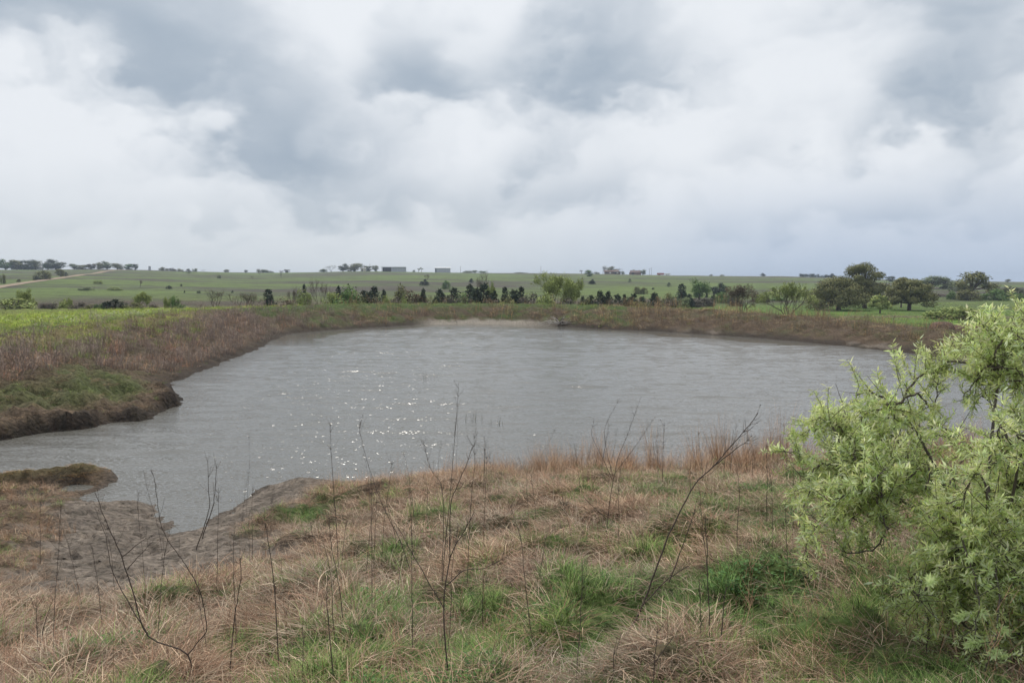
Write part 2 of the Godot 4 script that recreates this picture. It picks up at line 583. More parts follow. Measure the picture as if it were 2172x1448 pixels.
class Shape:
	var v := PackedVector3Array()
	var n := PackedVector3Array()
	var c := PackedColorArray()
	var i := PackedInt32Array()

	func tube(pts: PackedVector3Array, r0: float, r1: float, sides: int, col: Color) -> void:
		var base := v.size()
		var last := pts.size() - 1
		for k in pts.size():
			var d := (pts[mini(k + 1, last)] - pts[maxi(k - 1, 0)]).normalized()
			var u := d.cross(Vector3(0.31, 0.2, 0.93)).normalized()
			var w := u.cross(d)
			var r := lerpf(r0, r1, k / float(last))
			for q in sides:
				var t := TAU * q / sides
				var e := u * cos(t) + w * sin(t)
				v.append(pts[k] + e * r)
				n.append(e)
				c.append(col)
		for k in last:
			for q in sides:
				var a := base + k * sides + q
				var b := base + k * sides + (q + 1) % sides
				i.append_array([a, b, a + sides, b, b + sides, a + sides])

	func blade(pts: PackedVector3Array, side: Vector3, wide: float, col: Color, tip: Color, up := 0.6) -> void:
		# a ribbon that narrows to a point
		var turned := true
		var base := v.size()
		var last := pts.size() - 1
		for k in last:
			var d := (pts[k + 1] - pts[k]).normalized()
			var nn := d.cross(side).normalized()
			var flip := nn.y < 0.0
			turned = flip
			if flip:
				nn = -nn
			nn = nn.lerp(Vector3.UP, up).normalized()
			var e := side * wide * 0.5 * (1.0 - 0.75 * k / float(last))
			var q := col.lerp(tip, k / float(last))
			v.append(pts[k] - e)
			v.append(pts[k] + e)
			n.append(nn)
			n.append(nn)
			c.append(q)
			c.append(q)
			if k > 0:
				var a := base + k * 2
				i.append_array([a - 2, a, a - 1, a - 1, a, a + 1] if flip else [a - 2, a - 1, a, a - 1, a + 1, a])
		v.append(pts[last])
		n.append(Vector3.UP)
		c.append(tip)
		i.append_array([base + last * 2 - 2, base + last * 2, base + last * 2 - 1] if turned else [base + last * 2 - 2, base + last * 2 - 1, base + last * 2])

	func leaf(p: Vector3, d: Vector3, side: Vector3, long: float, wide: float, nrm: Vector3, col: Color) -> void:
		var a := v.size()
		v.append(p)
		v.append(p + d * long * 0.45 - side * wide * 0.5)
		v.append(p + d * long)
		v.append(p + d * long * 0.45 + side * wide * 0.5)
		for q in 4:
			n.append(nrm)
			c.append(col)
		if side.cross(d).dot(nrm) > 0.0:
			i.append_array([a, a + 1, a + 2, a, a + 2, a + 3])
		else:
			i.append_array([a, a + 2, a + 1, a, a + 3, a + 2])

	func mesh() -> ArrayMesh:
		var a := []
		a.resize(Mesh.ARRAY_MAX)
		a[Mesh.ARRAY_VERTEX] = v
		a[Mesh.ARRAY_NORMAL] = n
		a[Mesh.ARRAY_COLOR] = c
		a[Mesh.ARRAY_INDEX] = i
		var m := ArrayMesh.new()
		m.add_surface_from_arrays(Mesh.PRIMITIVE_TRIANGLES, a)
		return m


class Crowd:
	# places for one mesh
	var at: Array[Transform3D] = []
	var tint := PackedColorArray()

	func add(p: Vector3, turn: float, size: float, tall: float, lean: Vector3, col: Color) -> void:
		var up := (Vector3.UP + lean).normalized()
		var x := Vector3(cos(turn), 0, sin(turn))
		var z := x.cross(up).normalized()
		x = up.cross(z)
		at.append(Transform3D(Basis(x * size, up * size * tall, z * size), p))
		tint.append(col)


func spread(called: String, label: String, mesh: Mesh, mat: Material, crowd: Crowd, parent: Node3D = self) -> void:
	if crowd.at.is_empty():
		return
	var mm := MultiMesh.new()
	mm.transform_format = MultiMesh.TRANSFORM_3D
	mm.use_colors = true
	mm.mesh = mesh
	mm.instance_count = crowd.at.size()
	for k in crowd.at.size():
		mm.set_instance_transform(k, crowd.at[k])
		mm.set_instance_color(k, crowd.tint[k])
	var o := MultiMeshInstance3D.new()
	o.name = numbered(called) if parent == self else called
	o.multimesh = mm
	o.material_override = mat
	o.set_meta("kind", "stuff")
	if label:
		o.set_meta("label", label)
	parent.add_child(o, true)


func pick(rng: RandomNumberGenerator, cols: Array, vary := 0.25) -> Color:
	var c: Color = cols[rng.randi() % cols.size()]
	var k := 1.0 + rng.randf_range(-vary, vary)
	return Color(c.r * k, c.g * k, c.b * k)


func tuft(s: int, blades: int, reach: float, lo: float, hi: float, wide: float, tilt: float, droop: float, cols: Array, segs := 4) -> ArrayMesh:
	var rng := RandomNumberGenerator.new()
	rng.seed = s
	var m := Shape.new()
	for k in blades:
		var t := rng.randf() * TAU
		var rr := reach * sqrt(rng.randf())
		var p := Vector3(cos(t) * rr, -0.02, sin(t) * rr)
		var out := t + rng.randf_range(-1.3, 1.3)
		var dir := Vector3(cos(out), 0, sin(out))
		var long := rng.randf_range(lo, hi)
		var ang := tilt * (rng.randf_range(0.3, 1.4) if tilt < 0.8 else rng.randf_range(0.7, 1.25))
		var bend := droop * rng.randf_range(0.4, 1.5) / segs
		var swerve := rng.randf_range(-0.5, 0.5) / segs
		var pts := PackedVector3Array([p])
		for q in segs:
			var d := Vector3.UP * cos(ang) + dir * sin(ang)
			p += d * long / segs
			if p.y < 0.012:
				p.y = 0.012 + rng.randf() * 0.02
			pts.append(p)
			ang = minf(ang + bend, 2.0)
			dir = dir.rotated(Vector3.UP, swerve)
		var col := pick(rng, cols, 0.4)
		if rng.randf() < 0.12:
			col = col * 1.5
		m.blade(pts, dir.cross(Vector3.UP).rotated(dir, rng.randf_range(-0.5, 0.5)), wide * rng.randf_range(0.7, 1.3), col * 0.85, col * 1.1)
	return m.mesh()


func rosette(s: int, leaves: int, reach: float, long: float, cols: Array) -> ArrayMesh:
	var rng := RandomNumberGenerator.new()
	rng.seed = s
	var m := Shape.new()
	for k in leaves:
		var t := rng.randf() * TAU
		var rr := reach * sqrt(rng.randf())
		var p := Vector3(cos(t) * rr, rng.randf_range(0.02, 0.16), sin(t) * rr)
		var d := Vector3(cos(t + rng.randf_range(-1, 1)), rng.randf_range(-0.1, 0.6), sin(t + rng.randf_range(-1, 1))).normalized()
		var side := d.cross(Vector3.UP).normalized()
		var l := long * rng.randf_range(0.6, 1.3)
		m.leaf(p, d, side, l, l * 0.55, side.cross(d).normalized().lerp(Vector3.UP, 0.4), pick(rng, cols))
	return m.mesh()


func stalks(s: int, stems: int, reach: float, lo: float, hi: float, cols: Array, thick := 0.005) -> ArrayMesh:
	# dead weed stalks with short side twigs towards the top
	var rng := RandomNumberGenerator.new()
	rng.seed = s
	var m := Shape.new()
	for k in stems:
		var t := rng.randf() * TAU
		var rr := reach * sqrt(rng.randf())
		var p := Vector3(cos(t) * rr, -0.05, sin(t) * rr)
		var lean := Vector3(rng.randf_range(-0.22, 0.22), 1.0, rng.randf_range(-0.22, 0.22))
		var tall := rng.randf_range(lo, hi)
		var col := pick(rng, cols, 0.35)
		var mid := p + lean * tall * 0.5 + Vector3(rng.randf_range(-0.03, 0.03), 0, rng.randf_range(-0.03, 0.03))
		var top := p + lean * tall
		m.tube(PackedVector3Array([p, mid, top]), thick, thick * 0.4, 3, col)
		for q in 9:
			var f := rng.randf_range(0.4, 0.98)
			var b := p.lerp(top, f)
			var a := rng.randf() * TAU
			var d := Vector3(cos(a) * 0.7, 0.8, sin(a) * 0.7)
			var e := b + d * tall * rng.randf_range(0.08, 0.2)
			m.blade(PackedVector3Array([b, b.lerp(e, 0.5), e]), Vector3(-sin(a), 0, cos(a)), thick * 1.6, col * 1.1, col * 1.3, 0.3)
	return m.mesh()


# ---------------------------------------------------------------- grass

func build_grass() -> void:
	var tan_cols := [Color(0.32, 0.215, 0.148), Color(0.265, 0.165, 0.112), Color(0.32, 0.25, 0.18), Color(0.155, 0.095, 0.065), Color(0.43, 0.335, 0.24)]
	var red_cols := [Color(0.34, 0.20, 0.115), Color(0.29, 0.175, 0.11), Color(0.40, 0.27, 0.165)]
	var green_cols := [Color(0.16, 0.27, 0.06), Color(0.12, 0.21, 0.05), Color(0.21, 0.29, 0.085), Color(0.25, 0.255, 0.11)]
	var dark_cols := [Color(0.055, 0.12, 0.035), Color(0.07, 0.15, 0.04), Color(0.10, 0.18, 0.05)]
	var weed_cols := [Color(0.20, 0.158, 0.13), Color(0.26, 0.205, 0.155), Color(0.155, 0.122, 0.105)]
	var mats := paint(Color.WHITE, 0.85)
	mats.backlight_enabled = true
	mats.backlight = Color(0.35, 0.35, 0.35)
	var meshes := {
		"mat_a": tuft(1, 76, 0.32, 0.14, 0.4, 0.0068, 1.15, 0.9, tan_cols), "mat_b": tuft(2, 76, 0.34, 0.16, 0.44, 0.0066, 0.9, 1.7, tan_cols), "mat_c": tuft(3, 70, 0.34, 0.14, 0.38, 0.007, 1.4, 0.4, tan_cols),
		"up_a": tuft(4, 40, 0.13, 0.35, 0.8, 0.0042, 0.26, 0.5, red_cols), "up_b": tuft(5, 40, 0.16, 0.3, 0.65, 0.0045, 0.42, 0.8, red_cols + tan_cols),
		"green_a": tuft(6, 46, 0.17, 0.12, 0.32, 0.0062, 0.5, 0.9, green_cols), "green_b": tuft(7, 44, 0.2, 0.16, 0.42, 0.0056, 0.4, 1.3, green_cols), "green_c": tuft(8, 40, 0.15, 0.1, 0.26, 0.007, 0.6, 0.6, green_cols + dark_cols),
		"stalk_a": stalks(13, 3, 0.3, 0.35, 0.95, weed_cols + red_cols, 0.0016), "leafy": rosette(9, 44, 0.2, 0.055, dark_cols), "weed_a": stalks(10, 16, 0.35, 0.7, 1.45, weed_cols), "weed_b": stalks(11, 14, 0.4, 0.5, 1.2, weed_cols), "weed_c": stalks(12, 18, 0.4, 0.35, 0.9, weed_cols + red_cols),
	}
	var said := {
		"mat": ["dead_grass", "matted dead tan grass lying over the banks"], "up": ["tall_dry_grass", "standing reddish dry grass near the water"], "green": ["green_grass", "fresh green grass growing through the dead grass"],
		"leafy": ["broadleaf_weeds", "low dark green broadleaf weeds in the near bank"], "stalk": ["thin_dry_stalks", "thin upright dry stalks scattered through the near grass"], "weed": ["dead_weeds", "dense purplish brown dead weeds along the pond bank"],
	}
	var crowds := {}
	for k in meshes:
		crowds[k] = Crowd.new()
	var rng := RandomNumberGenerator.new()
	rng.seed = 900
	# near bank
	for k in 25000:
		var r := 1.9 + 21.0 * pow(rng.randf(), 1.25)
		var az := deg_to_rad(rng.randf_range(-44, 46))
		var x := sin(az) * r
		var z := -cos(az) * r
		var s := shore(x, z)
		if s < 0.02 or z < -22.5:
			continue
		if x < -7.8 and z < -17.9:
			continue
		var bare := mud(x, z, s)
		if bare > 0.25 and rng.randf() < bare * 1.15:
			continue
		var g := greenness(x, z, s)
		var tint := Color.WHITE * rng.randf_range(0.72, 1.22)
		var warm := n_mid.get_noise_2d(x * 0.5 - 9.0, z * 0.5)
		tint = Color(tint.r * (1.0 + 0.14 * warm), tint.g, tint.b * (1.0 - 0.12 * warm))
		var kind: String
		var size := rng.randf_range(0.5, 0.98)
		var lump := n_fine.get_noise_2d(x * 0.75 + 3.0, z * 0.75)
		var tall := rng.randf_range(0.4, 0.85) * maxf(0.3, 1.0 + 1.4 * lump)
		if rng.randf() < maxf(g * 0.92, 0.16):
			kind = ["green_a", "green_b", "green_c", "green_c"][rng.randi() % 4]
			size *= 0.82
			tint = tint * Color(1.0, 0.94, 1.05)
			if n_mid.get_noise_2d(x * 0.6 + 70.0, z * 0.6) > 0.38 and rng.randf() < 0.6:
				kind = "leafy"
		elif s < 4.2 and rng.randf() < 0.5 - 0.08 * s + 0.45 * ss(-3.0, 2.0, x) * (1.0 - ss(1.5, 3.0, s)):
			kind = ["up_a", "up_b"][rng.randi() % 2]
			size *= lerpf(0.75, 1.25, ss(-3.0, 4.0, x))
			tall *= 1.0 + 0.8 * ss(-2.5, 1.0, x) * (1.0 - ss(1.2, 2.4, s))
			if x < -4.0 and z > -16.0:
				size *= 0.7
		else:
			kind = ["mat_a", "mat_b", "mat_c", "mat_b"][rng.randi() % 4]
			size *= 1.0 + 0.3 * n_fine.get_noise_2d(x * 1.3, z * 1.3) - 0.25 * bare - 0.35 * ss(-3.0, -5.0, x) * ss(-7.0, -9.5, z)
		if x < -8.0 and z < -16.2:
			kind = ["mat_c", "green_c"][int(rng.randf() < 0.25)]
			size *= 0.5
			tint = tint * Color(0.72, 0.62, 0.42)
		if s < 0.35 and x < -2.0:
			size *= 0.7
		if r < 6.5:
			size *= lerpf(0.62, 1.0, ss(2.5, 6.5, r))
		tint = tint * (1.0 + 0.35 * lump)  # low clumps tinted darker: shade of the hollows put into the colour
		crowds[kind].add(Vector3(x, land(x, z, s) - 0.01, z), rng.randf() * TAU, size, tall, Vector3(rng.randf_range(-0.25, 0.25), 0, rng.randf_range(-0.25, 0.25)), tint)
	for k in 620:
		var r := 3.2 + 16.0 * rng.randf()
		var az := deg_to_rad(rng.randf_range(-42, 38))
		var x := sin(az) * r
		var z := -cos(az) * r
		var s := shore(x, z)
		if s > 0.3 and (mud(x, z, s) < 0.3 or rng.randf() < 0.15) and n_mid.get_noise_2d(x * 0.4, z * 0.4 + 60.0) > -0.15:
			crowds["stalk_a"].add(Vector3(x, land(x, z, s), z), rng.randf() * TAU, rng.randf_range(0.5, 1.1), 1.0, Vector3(rng.randf_range(-0.2, 0.2), 0, 0), Color.WHITE * rng.randf_range(0.6, 1.1))
	# the tongue of turf
	for k in 620:
		var x := rng.randf_range(-14.5, -8.5)
		var z := rng.randf_range(-18.2, -15.9)
		var s := shore(x, z)
		var h := land(x, z, s)
		if s > 0.1 and h > 0.16:
			crowds[["mat_c", "mat_a", "green_c"][rng.randi() % 3]].add(Vector3(x, h - 0.03, z), rng.randf() * TAU, rng.randf_range(0.3, 0.5), 0.6, Vector3.ZERO, Color(0.95, 0.78, 0.45) * rng.randf_range(0.7, 1.1))
	# banks across the water
	for k in 20000:
		var r := 20.0 + 85.0 * pow(rng.randf(), 1.1)
		var az := deg_to_rad(rng.randf_range(-40, 41))
		var x := sin(az) * r
		var z := -cos(az) * r
		var s := shore(x, z)
		if s < 0.15 or s > 22.0 or (z > -22.5 and x > -9.5 and x < 16.0):
			continue
		var g := greenness(x, z, s)
		var f := n_mid.get_noise_2d(x * 0.35, z * 0.35)
		var tint := Color.WHITE * (rng.randf_range(0.7, 1.15) * (1.0 + 0.25 * f))
		var size := rng.randf_range(0.8, 1.4)
		var tall := rng.randf_range(0.6, 1.1)
		var kind := ""
		if x > 30.0 and s > 6.0:
			continue
		if x < 2.0 and z > -72.0 + x * 0.4:
			var lo := lerpf(0.5, 4.2, ss(-37.0, -30.0, z))
			var hi := lerpf(7.0, 8.3, ss(-37.0, -30.0, z)) + f * 4.5
			if z > -24.0:
				lo = 3.0
			if s > lo + 2.0 and s < hi and z > -58.0 and rng.randf() < 0.55 * ss(lo + 1.5, hi, s + f * 2.0):
				kind = ["green_a", "green_b"][rng.randi() % 2]
				size *= 1.25
				tall = 1.15
				tint = tint * Color(1.4, 1.35, 0.95)
			elif s > lo and s < hi:
				kind = ["weed_a", "weed_b", "weed_c", "mat_b", "weed_a"][rng.randi() % 5]
				if f < -0.25:
					tint = tint * Color(1.25, 1.05, 0.95)
				tall = rng.randf_range(0.45, 0.85) * (0.7 + 0.3 * ss(lo, lo + 1.5, s)) * (1.0 + 0.3 * f)
				size *= 0.85
				tint = tint * Color(1.22, 1.22, 1.3)
			elif s <= lo:
				if s < 0.45:
					continue
				kind = ["mat_c", "mat_a", "green_c", "green_a"][rng.randi() % 4]
				size *= 0.62
				tall *= 0.8
				tint = tint * (Color(0.95, 0.9, 0.75) if kind.begins_with("green") else Color(0.8, 0.76, 0.66))
			elif rng.randf() < 0.9:
				kind = ["green_a", "green_b", "green_b", "green_c"][rng.randi() % 4]
				size *= 1.15
				tint = tint * Color(2.2, 1.9, 1.05)
		elif x > 12.0 and z > -70.0:
			if s < 1.5 + f:
				if rng.randf() < 0.75:
					continue
				kind = "mat_c"
				tint = tint * 0.5
				size *= 0.7
			elif rng.randf() < g:
				kind = ["green_a", "green_b", "green_c"][rng.randi() % 3]
				tint = tint * Color(1.15, 1.1, 0.9)
			else:
				kind = ["mat_a", "up_b", "weed_c", "mat_b", "mat_a", "weed_b"][rng.randi() % 6]
				tint = tint * Color(1.2, 1.26, 1.05)
				size *= 0.95
		else:
			if (s < 0.7 + f * 0.5 and rng.randf() < 0.8) or (s < 1.2 and x > -11.5 and x < 3.0):
				continue
			if rng.randf() < g:
				kind = ["green_a", "green_b", "green_c"][rng.randi() % 3]
				tint = tint * Color(1.35, 1.25, 1.0)
				size *= 1.1
			else:
				kind = ["mat_a", "mat_b", "mat_b", "up_b", "weed_c"][rng.randi() % 5]
				size *= 1.25 + 0.5 * f
				tall *= 1.2
				tint = tint * Color(1.15, 1.2, 1.0)
		if kind:
			crowds[kind].add(Vector3(x, land(x, z, s) - 0.03, z), rng.randf() * TAU, size, tall, Vector3(rng.randf_range(-0.2, 0.2), 0, rng.randf_range(-0.2, 0.2)), tint)
	# turf of the fields beyond
	for k in 9000:
		var r := 34.0 + 190.0 * pow(rng.randf(), 1.4)
		var az := deg_to_rad(rng.randf_range(-40, 41))
		var x := sin(az) * r
		var z := -cos(az) * r
		var s := shore(x, z)
		if s < 12.0 or (az > -0.2 and az < 0.1 and r > 97.0):
			continue
		var q := far_color(x, z, maxf(r, 96.0)) if r > 95.0 else ground_color(x, z, s, 0.0)
		var size := rng.randf_range(1.0, 1.8) * (1.0 + r * 0.004)
		var lum := q.r / maxf(q.g, 0.01)
		if lum < 0.95:
			crowds["green_c"].add(Vector3(x, land(x, z, s) - 0.03, z), rng.randf() * TAU, size, 0.5 if r > 60.0 else 0.8, Vector3.ZERO, Color(2.1, 1.85, 1.05) * rng.randf_range(0.8, 1.15))
		else:
			crowds["mat_b"].add(Vector3(x, land(x, z, s) - 0.03, z), rng.randf() * TAU, size, 0.7, Vector3.ZERO, Color.WHITE * rng.randf_range(0.5, 0.85))
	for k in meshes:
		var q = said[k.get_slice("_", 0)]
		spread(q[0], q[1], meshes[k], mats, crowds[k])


# ---------------------------------------------------------------- trees and bushes

const TINTS := {
	"oak": Color(0.185, 0.19, 0.075), "dark": Color(0.075, 0.095, 0.045), "cedar": Color(0.043, 0.066, 0.04), "fresh": Color(0.13, 0.22, 0.06), "pale": Color(0.19, 0.23, 0.11),
	"yellow": Color(0.30, 0.36, 0.115), "brown": Color(0.15, 0.115, 0.075), "grey": Color(0.13, 0.115, 0.09),
}
var lib := {}
var leaf_mats := {}
var bark := paint(Color(0.105, 0.085, 0.068), 0.95, false)
var plants := 0


func foliage(tint: String) -> StandardMaterial3D:
	if not leaf_mats.has(tint):
		var m := paint(TINTS[tint], 0.8)
		m.backlight_enabled = true
		m.backlight = Color(0.35, 0.35, 0.35)
		leaf_mats[tint] = m
	return leaf_mats[tint]


func ball(rng: RandomNumberGenerator) -> Vector3:
	return Vector3(rng.randfn(), rng.randfn(), rng.randfn()).normalized()


func clump(m: Shape, rng: RandomNumberGenerator, at: Vector3, size: Vector3, count: int, leaf: float, shade: float, gap := 0.0) -> void:
	for k in count:
		var d := ball(rng)
		var p := at + d * size * (0.35 + 0.65 * pow(rng.randf(), 0.6))
		if gap > 0.0 and n_fine.get_noise_3d(p.x * 3.0 / leaf * 0.05, p.y * 3.0 / leaf * 0.05, p.z * 3.0 / leaf * 0.05) > 0.45 - gap:
			continue
		var e := ball(rng)
		var side := e.cross(d + Vector3(0.01, 0.3, 0.02)).normalized()
		var g := shade * rng.randf_range(0.7, 1.35)
		var warm := rng.randf_range(-0.12, 0.16)
		m.leaf(p, e, side, leaf * rng.randf_range(0.7, 1.4), leaf * rng.randf_range(0.5, 0.9), (d * 0.8 + Vector3.UP * 0.45 + e * 0.35).normalized(), Color(g * (1.0 + warm), g, g * (1.0 - warm)))


func limb(m: Shape, rng: RandomNumberGenerator, a: Vector3, b: Vector3, r0: float, r1: float, sag: float, col: Color) -> void:
	var mid := a.lerp(b, 0.5) + ball(rng) * a.distance_to(b) * 0.1 + Vector3.UP * sag * a.distance_to(b)
	var pts := PackedVector3Array()
	for k in 6:
		var t := k / 5.0
		pts.append(a.lerp(mid, t).lerp(mid.lerp(b, t), t))
	m.tube(pts, r0, r1, 5, col)


func grow(m: Shape, tips: Array, rng: RandomNumberGenerator, p: Vector3, d: Vector3, long: float, r: float, deep: int, lift: float, wide: float) -> void:
	var bend := (d + ball(rng) * 0.22 + Vector3.UP * lift * 0.4).normalized()
	var q := p + d * long * 0.5
	var e := q + bend * long * 0.5
	m.tube(PackedVector3Array([p, q, e]), r, r * 0.66, 4 if deep > 2 else 3, Color.WHITE * rng.randf_range(0.8, 1.15))
	if deep == 0:
		tips.append([q, e, bend])
		return
	if deep < 3:
		tips.append([q, e, bend])
	var n := 3 if rng.randf() < 0.55 else 2
	for k in n:
		var b := (bend + ball(rng) * wide + Vector3.UP * lift).normalized()
		grow(m, tips, rng, e.lerp(q, 0.7 * k / n), b, long * rng.randf_range(0.62, 0.86), r * 0.6, deep - 1, lift, wide)


func fit(parts: Array) -> void:
	# bring a plant to one metre high and one metre across, standing on the origin
	var top := 0.001
	var out := 0.001
	var far := PackedFloat32Array()
	for s in parts:
		for p in s.v:
			top = maxf(top, p.y)
			far.append(maxf(absf(p.x), absf(p.z)))
	far.sort()
	out = maxf(out, far[int(far.size() * 0.93)])
	for s in parts:
		for k in s.v.size():
			var p: Vector3 = s.v[k]
			s.v[k] = Vector3(p.x / out * 0.5, p.y / top, p.z / out * 0.5)


func model(kind: String, k: int) -> Array:
	var key := kind + str(k)
	if lib.has(key):
		return lib[key]
	var rng := RandomNumberGenerator.new()
	rng.seed = hash(key)
	var wood := Shape.new()
	var green := Shape.new()
	match kind:
		"round":
			limb(wood, rng, Vector3(0, -0.05, 0), Vector3(0.02, 0.3, 0), 0.045, 0.035, 0, Color.WHITE)
			for q in 20:
				var d := ball(rng)
				d.y *= 1.0
				var c := Vector3(0, 0.48, 0) + d * Vector3(0.33, 0.46, 0.31) * rng.randf_range(0.55, 1.05)
				limb(wood, rng, Vector3(0.01, 0.3, 0), c, 0.022, 0.008, -0.05, Color.WHITE)
				var sz := rng.randf_range(0.11, 0.19)
				clump(green, rng, c, Vector3(sz * 1.15, sz * 0.9, sz), 125, 0.05, rng.randf_range(0.75, 1.2))
		"palm":
			limb(wood, rng, Vector3(0, -0.05, 0), Vector3(0.03, 0.62, 0), 0.05, 0.035, 0, Color.WHITE)
			for q in 5:
				var d := ball(rng)
				clump(green, rng, Vector3(0, 0.74, 0) + d * Vector3(0.26, 0.12, 0.26), Vector3(0.2, 0.13, 0.2), 45, 0.09, rng.randf_range(0.8, 1.15))
		"bush":
			for q in 13:
				var t := rng.randf() * TAU
				var f := sqrt(rng.randf()) * 0.36
				var tall := (1.0 - f * f * 4.2) * rng.randf_range(0.45, 0.82)
				var c := Vector3(cos(t) * f, maxf(tall, 0.12), sin(t) * f)
				limb(wood, rng, Vector3(c.x * 0.25, -0.06, c.z * 0.25), c, 0.014, 0.006, 0.0, Color.WHITE)
				var sz := rng.randf_range(0.1, 0.2)
				clump(green, rng, c, Vector3(sz, sz * 1.2, sz), 110, 0.048, rng.randf_range(0.7, 1.25))
				clump(green, rng, Vector3(c.x * 1.1, c.y * 0.4, c.z * 1.1), Vector3(sz, c.y * 0.42, sz), 60, 0.05, rng.randf_range(0.65, 1.0))
		"cedar":
			var spires := 1 + k % 3
			for q in spires:
				var ox := 0.0 if q == 0 else rng.randf_range(0.16, 0.3) * (1 if q == 1 else -1)
				var oz := 0.0 if q == 0 else rng.randf_range(-0.15, 0.15)
				var top := 1.0 if q == 0 else rng.randf_range(0.62, 0.86)
				wood.tube(PackedVector3Array([Vector3(ox, -0.05, oz), Vector3(ox, top * 0.5, oz), Vector3(ox * 1.1, top * 0.97, oz)]), 0.03, 0.006, 4, Color.WHITE)
				for l in 46:
					var f := l / 46.0
					var y := lerpf(0.03, top, f)
					var a := l * 2.4 + rng.randf() * 0.8
					var reach := (0.5 if spires == 1 else 0.4) * pow(1.0 - f, 0.75) * rng.randf_range(0.5, 1.15) + 0.015
					var tip := Vector3(ox + cos(a) * reach, y + reach * 0.35, oz + sin(a) * reach)
					for s in 18:
						var u := pow(rng.randf(), 0.7)
						var p := Vector3(ox, y, oz).lerp(tip, u) + ball(rng) * 0.035
						var out := Vector3(cos(a), 0.7, sin(a)).normalized()
						var e := (out + ball(rng) * 0.7).normalized()
						var g := rng.randf_range(0.65, 1.4)
						green.leaf(p, e, e.cross(ball(rng)).normalized(), rng.randf_range(0.05, 0.1), 0.035, (out + Vector3.UP * 0.4 + e * 0.5).normalized(), Color(g * 1.05, g, g))
		"bare":
			var tips := []
			wood.tube(PackedVector3Array([Vector3(0, -0.06, 0), Vector3(0, 0.07, 0)]), 0.022, 0.016, 6, Color.WHITE)
			for q in 2 + k % 2:
				grow(wood, tips, rng, Vector3(0, -0.03, 0), Vector3(rng.randf_range(-0.4, 0.4), 1, rng.randf_range(-0.4, 0.4)).normalized(), 0.3, 0.016, 5, 0.22, 0.55)
			for t in tips:
				if rng.randf() < 0.9:
					for s in 2:
						var e := ball(rng)
						var g := rng.randf_range(0.7, 1.2)
						green.leaf(t[1] + ball(rng) * 0.03, (e + t[2]).normalized(), e.cross(t[2]).normalized(), rng.randf_range(0.03, 0.06), 0.009, (e + Vector3.UP).normalized(), Color(g, g, g))
		"willow":
			var tips := []
			wood.tube(PackedVector3Array([Vector3(0, -0.06, 0), Vector3(0, 0.05, 0)]), 0.026, 0.018, 6, Color.WHITE)
			for q in 5:
				var t := q * TAU / 5 + rng.randf()
				grow(wood, tips, rng, Vector3(cos(t) * 0.01, 0.0, sin(t) * 0.01), Vector3(cos(t) * 0.5, 1, sin(t) * 0.5).normalized(), 0.3, 0.009, 5, 0.16, 0.65)
			for t in tips:
				for s in 11:
					var e := ball(rng)
					var g := rng.randf_range(0.75, 1.3)
					var p: Vector3 = t[0].lerp(t[1], rng.randf() * 1.3) + e * 0.05
					green.leaf(p, (t[2] + e * 0.5).normalized(), e.cross(t[2]).normalized(), rng.randf_range(0.03, 0.065), 0.013, (e + Vector3.UP * 0.8).normalized(), Color(g * 1.02, g, g * 0.95))
	fit([wood, green])
	if kind == "round" or kind == "palm":
		pass
	lib[key] = [wood.mesh(), green.mesh()]
	return lib[key]


func plant(kind: String, tint: String, x: float, z: float, wide: float, tall: float, label: String, category: String) -> void:
	plants += 1
	var called: String = {"round": "tree", "bush": "shrub", "cedar": "evergreen_tree", "bare": "bare_tree", "willow": "willow_tree", "palm": "tree"}[kind]
	if kind == "round" and category == "oak":
		called = "oak_tree"
	var variants: int = {"round": 5, "bush": 5, "cedar": 6, "bare": 4, "willow": 3, "palm": 2}[kind]
	var m := model(kind, plants % variants)
	var o := thing(called, label, category, Vector3(x, height(x, z) - 0.05, z), fmod(plants * 2.39996, TAU))
	var size := Vector3(wide, maxf(tall, 0.9), wide) * 1.06
	var a := part("trunk" if kind != "bush" else "stems", m[0], bark, o)
	var b := part("crown" if kind != "bush" else "foliage", m[1], foliage(tint), o)
	a.scale = size
	b.scale = size


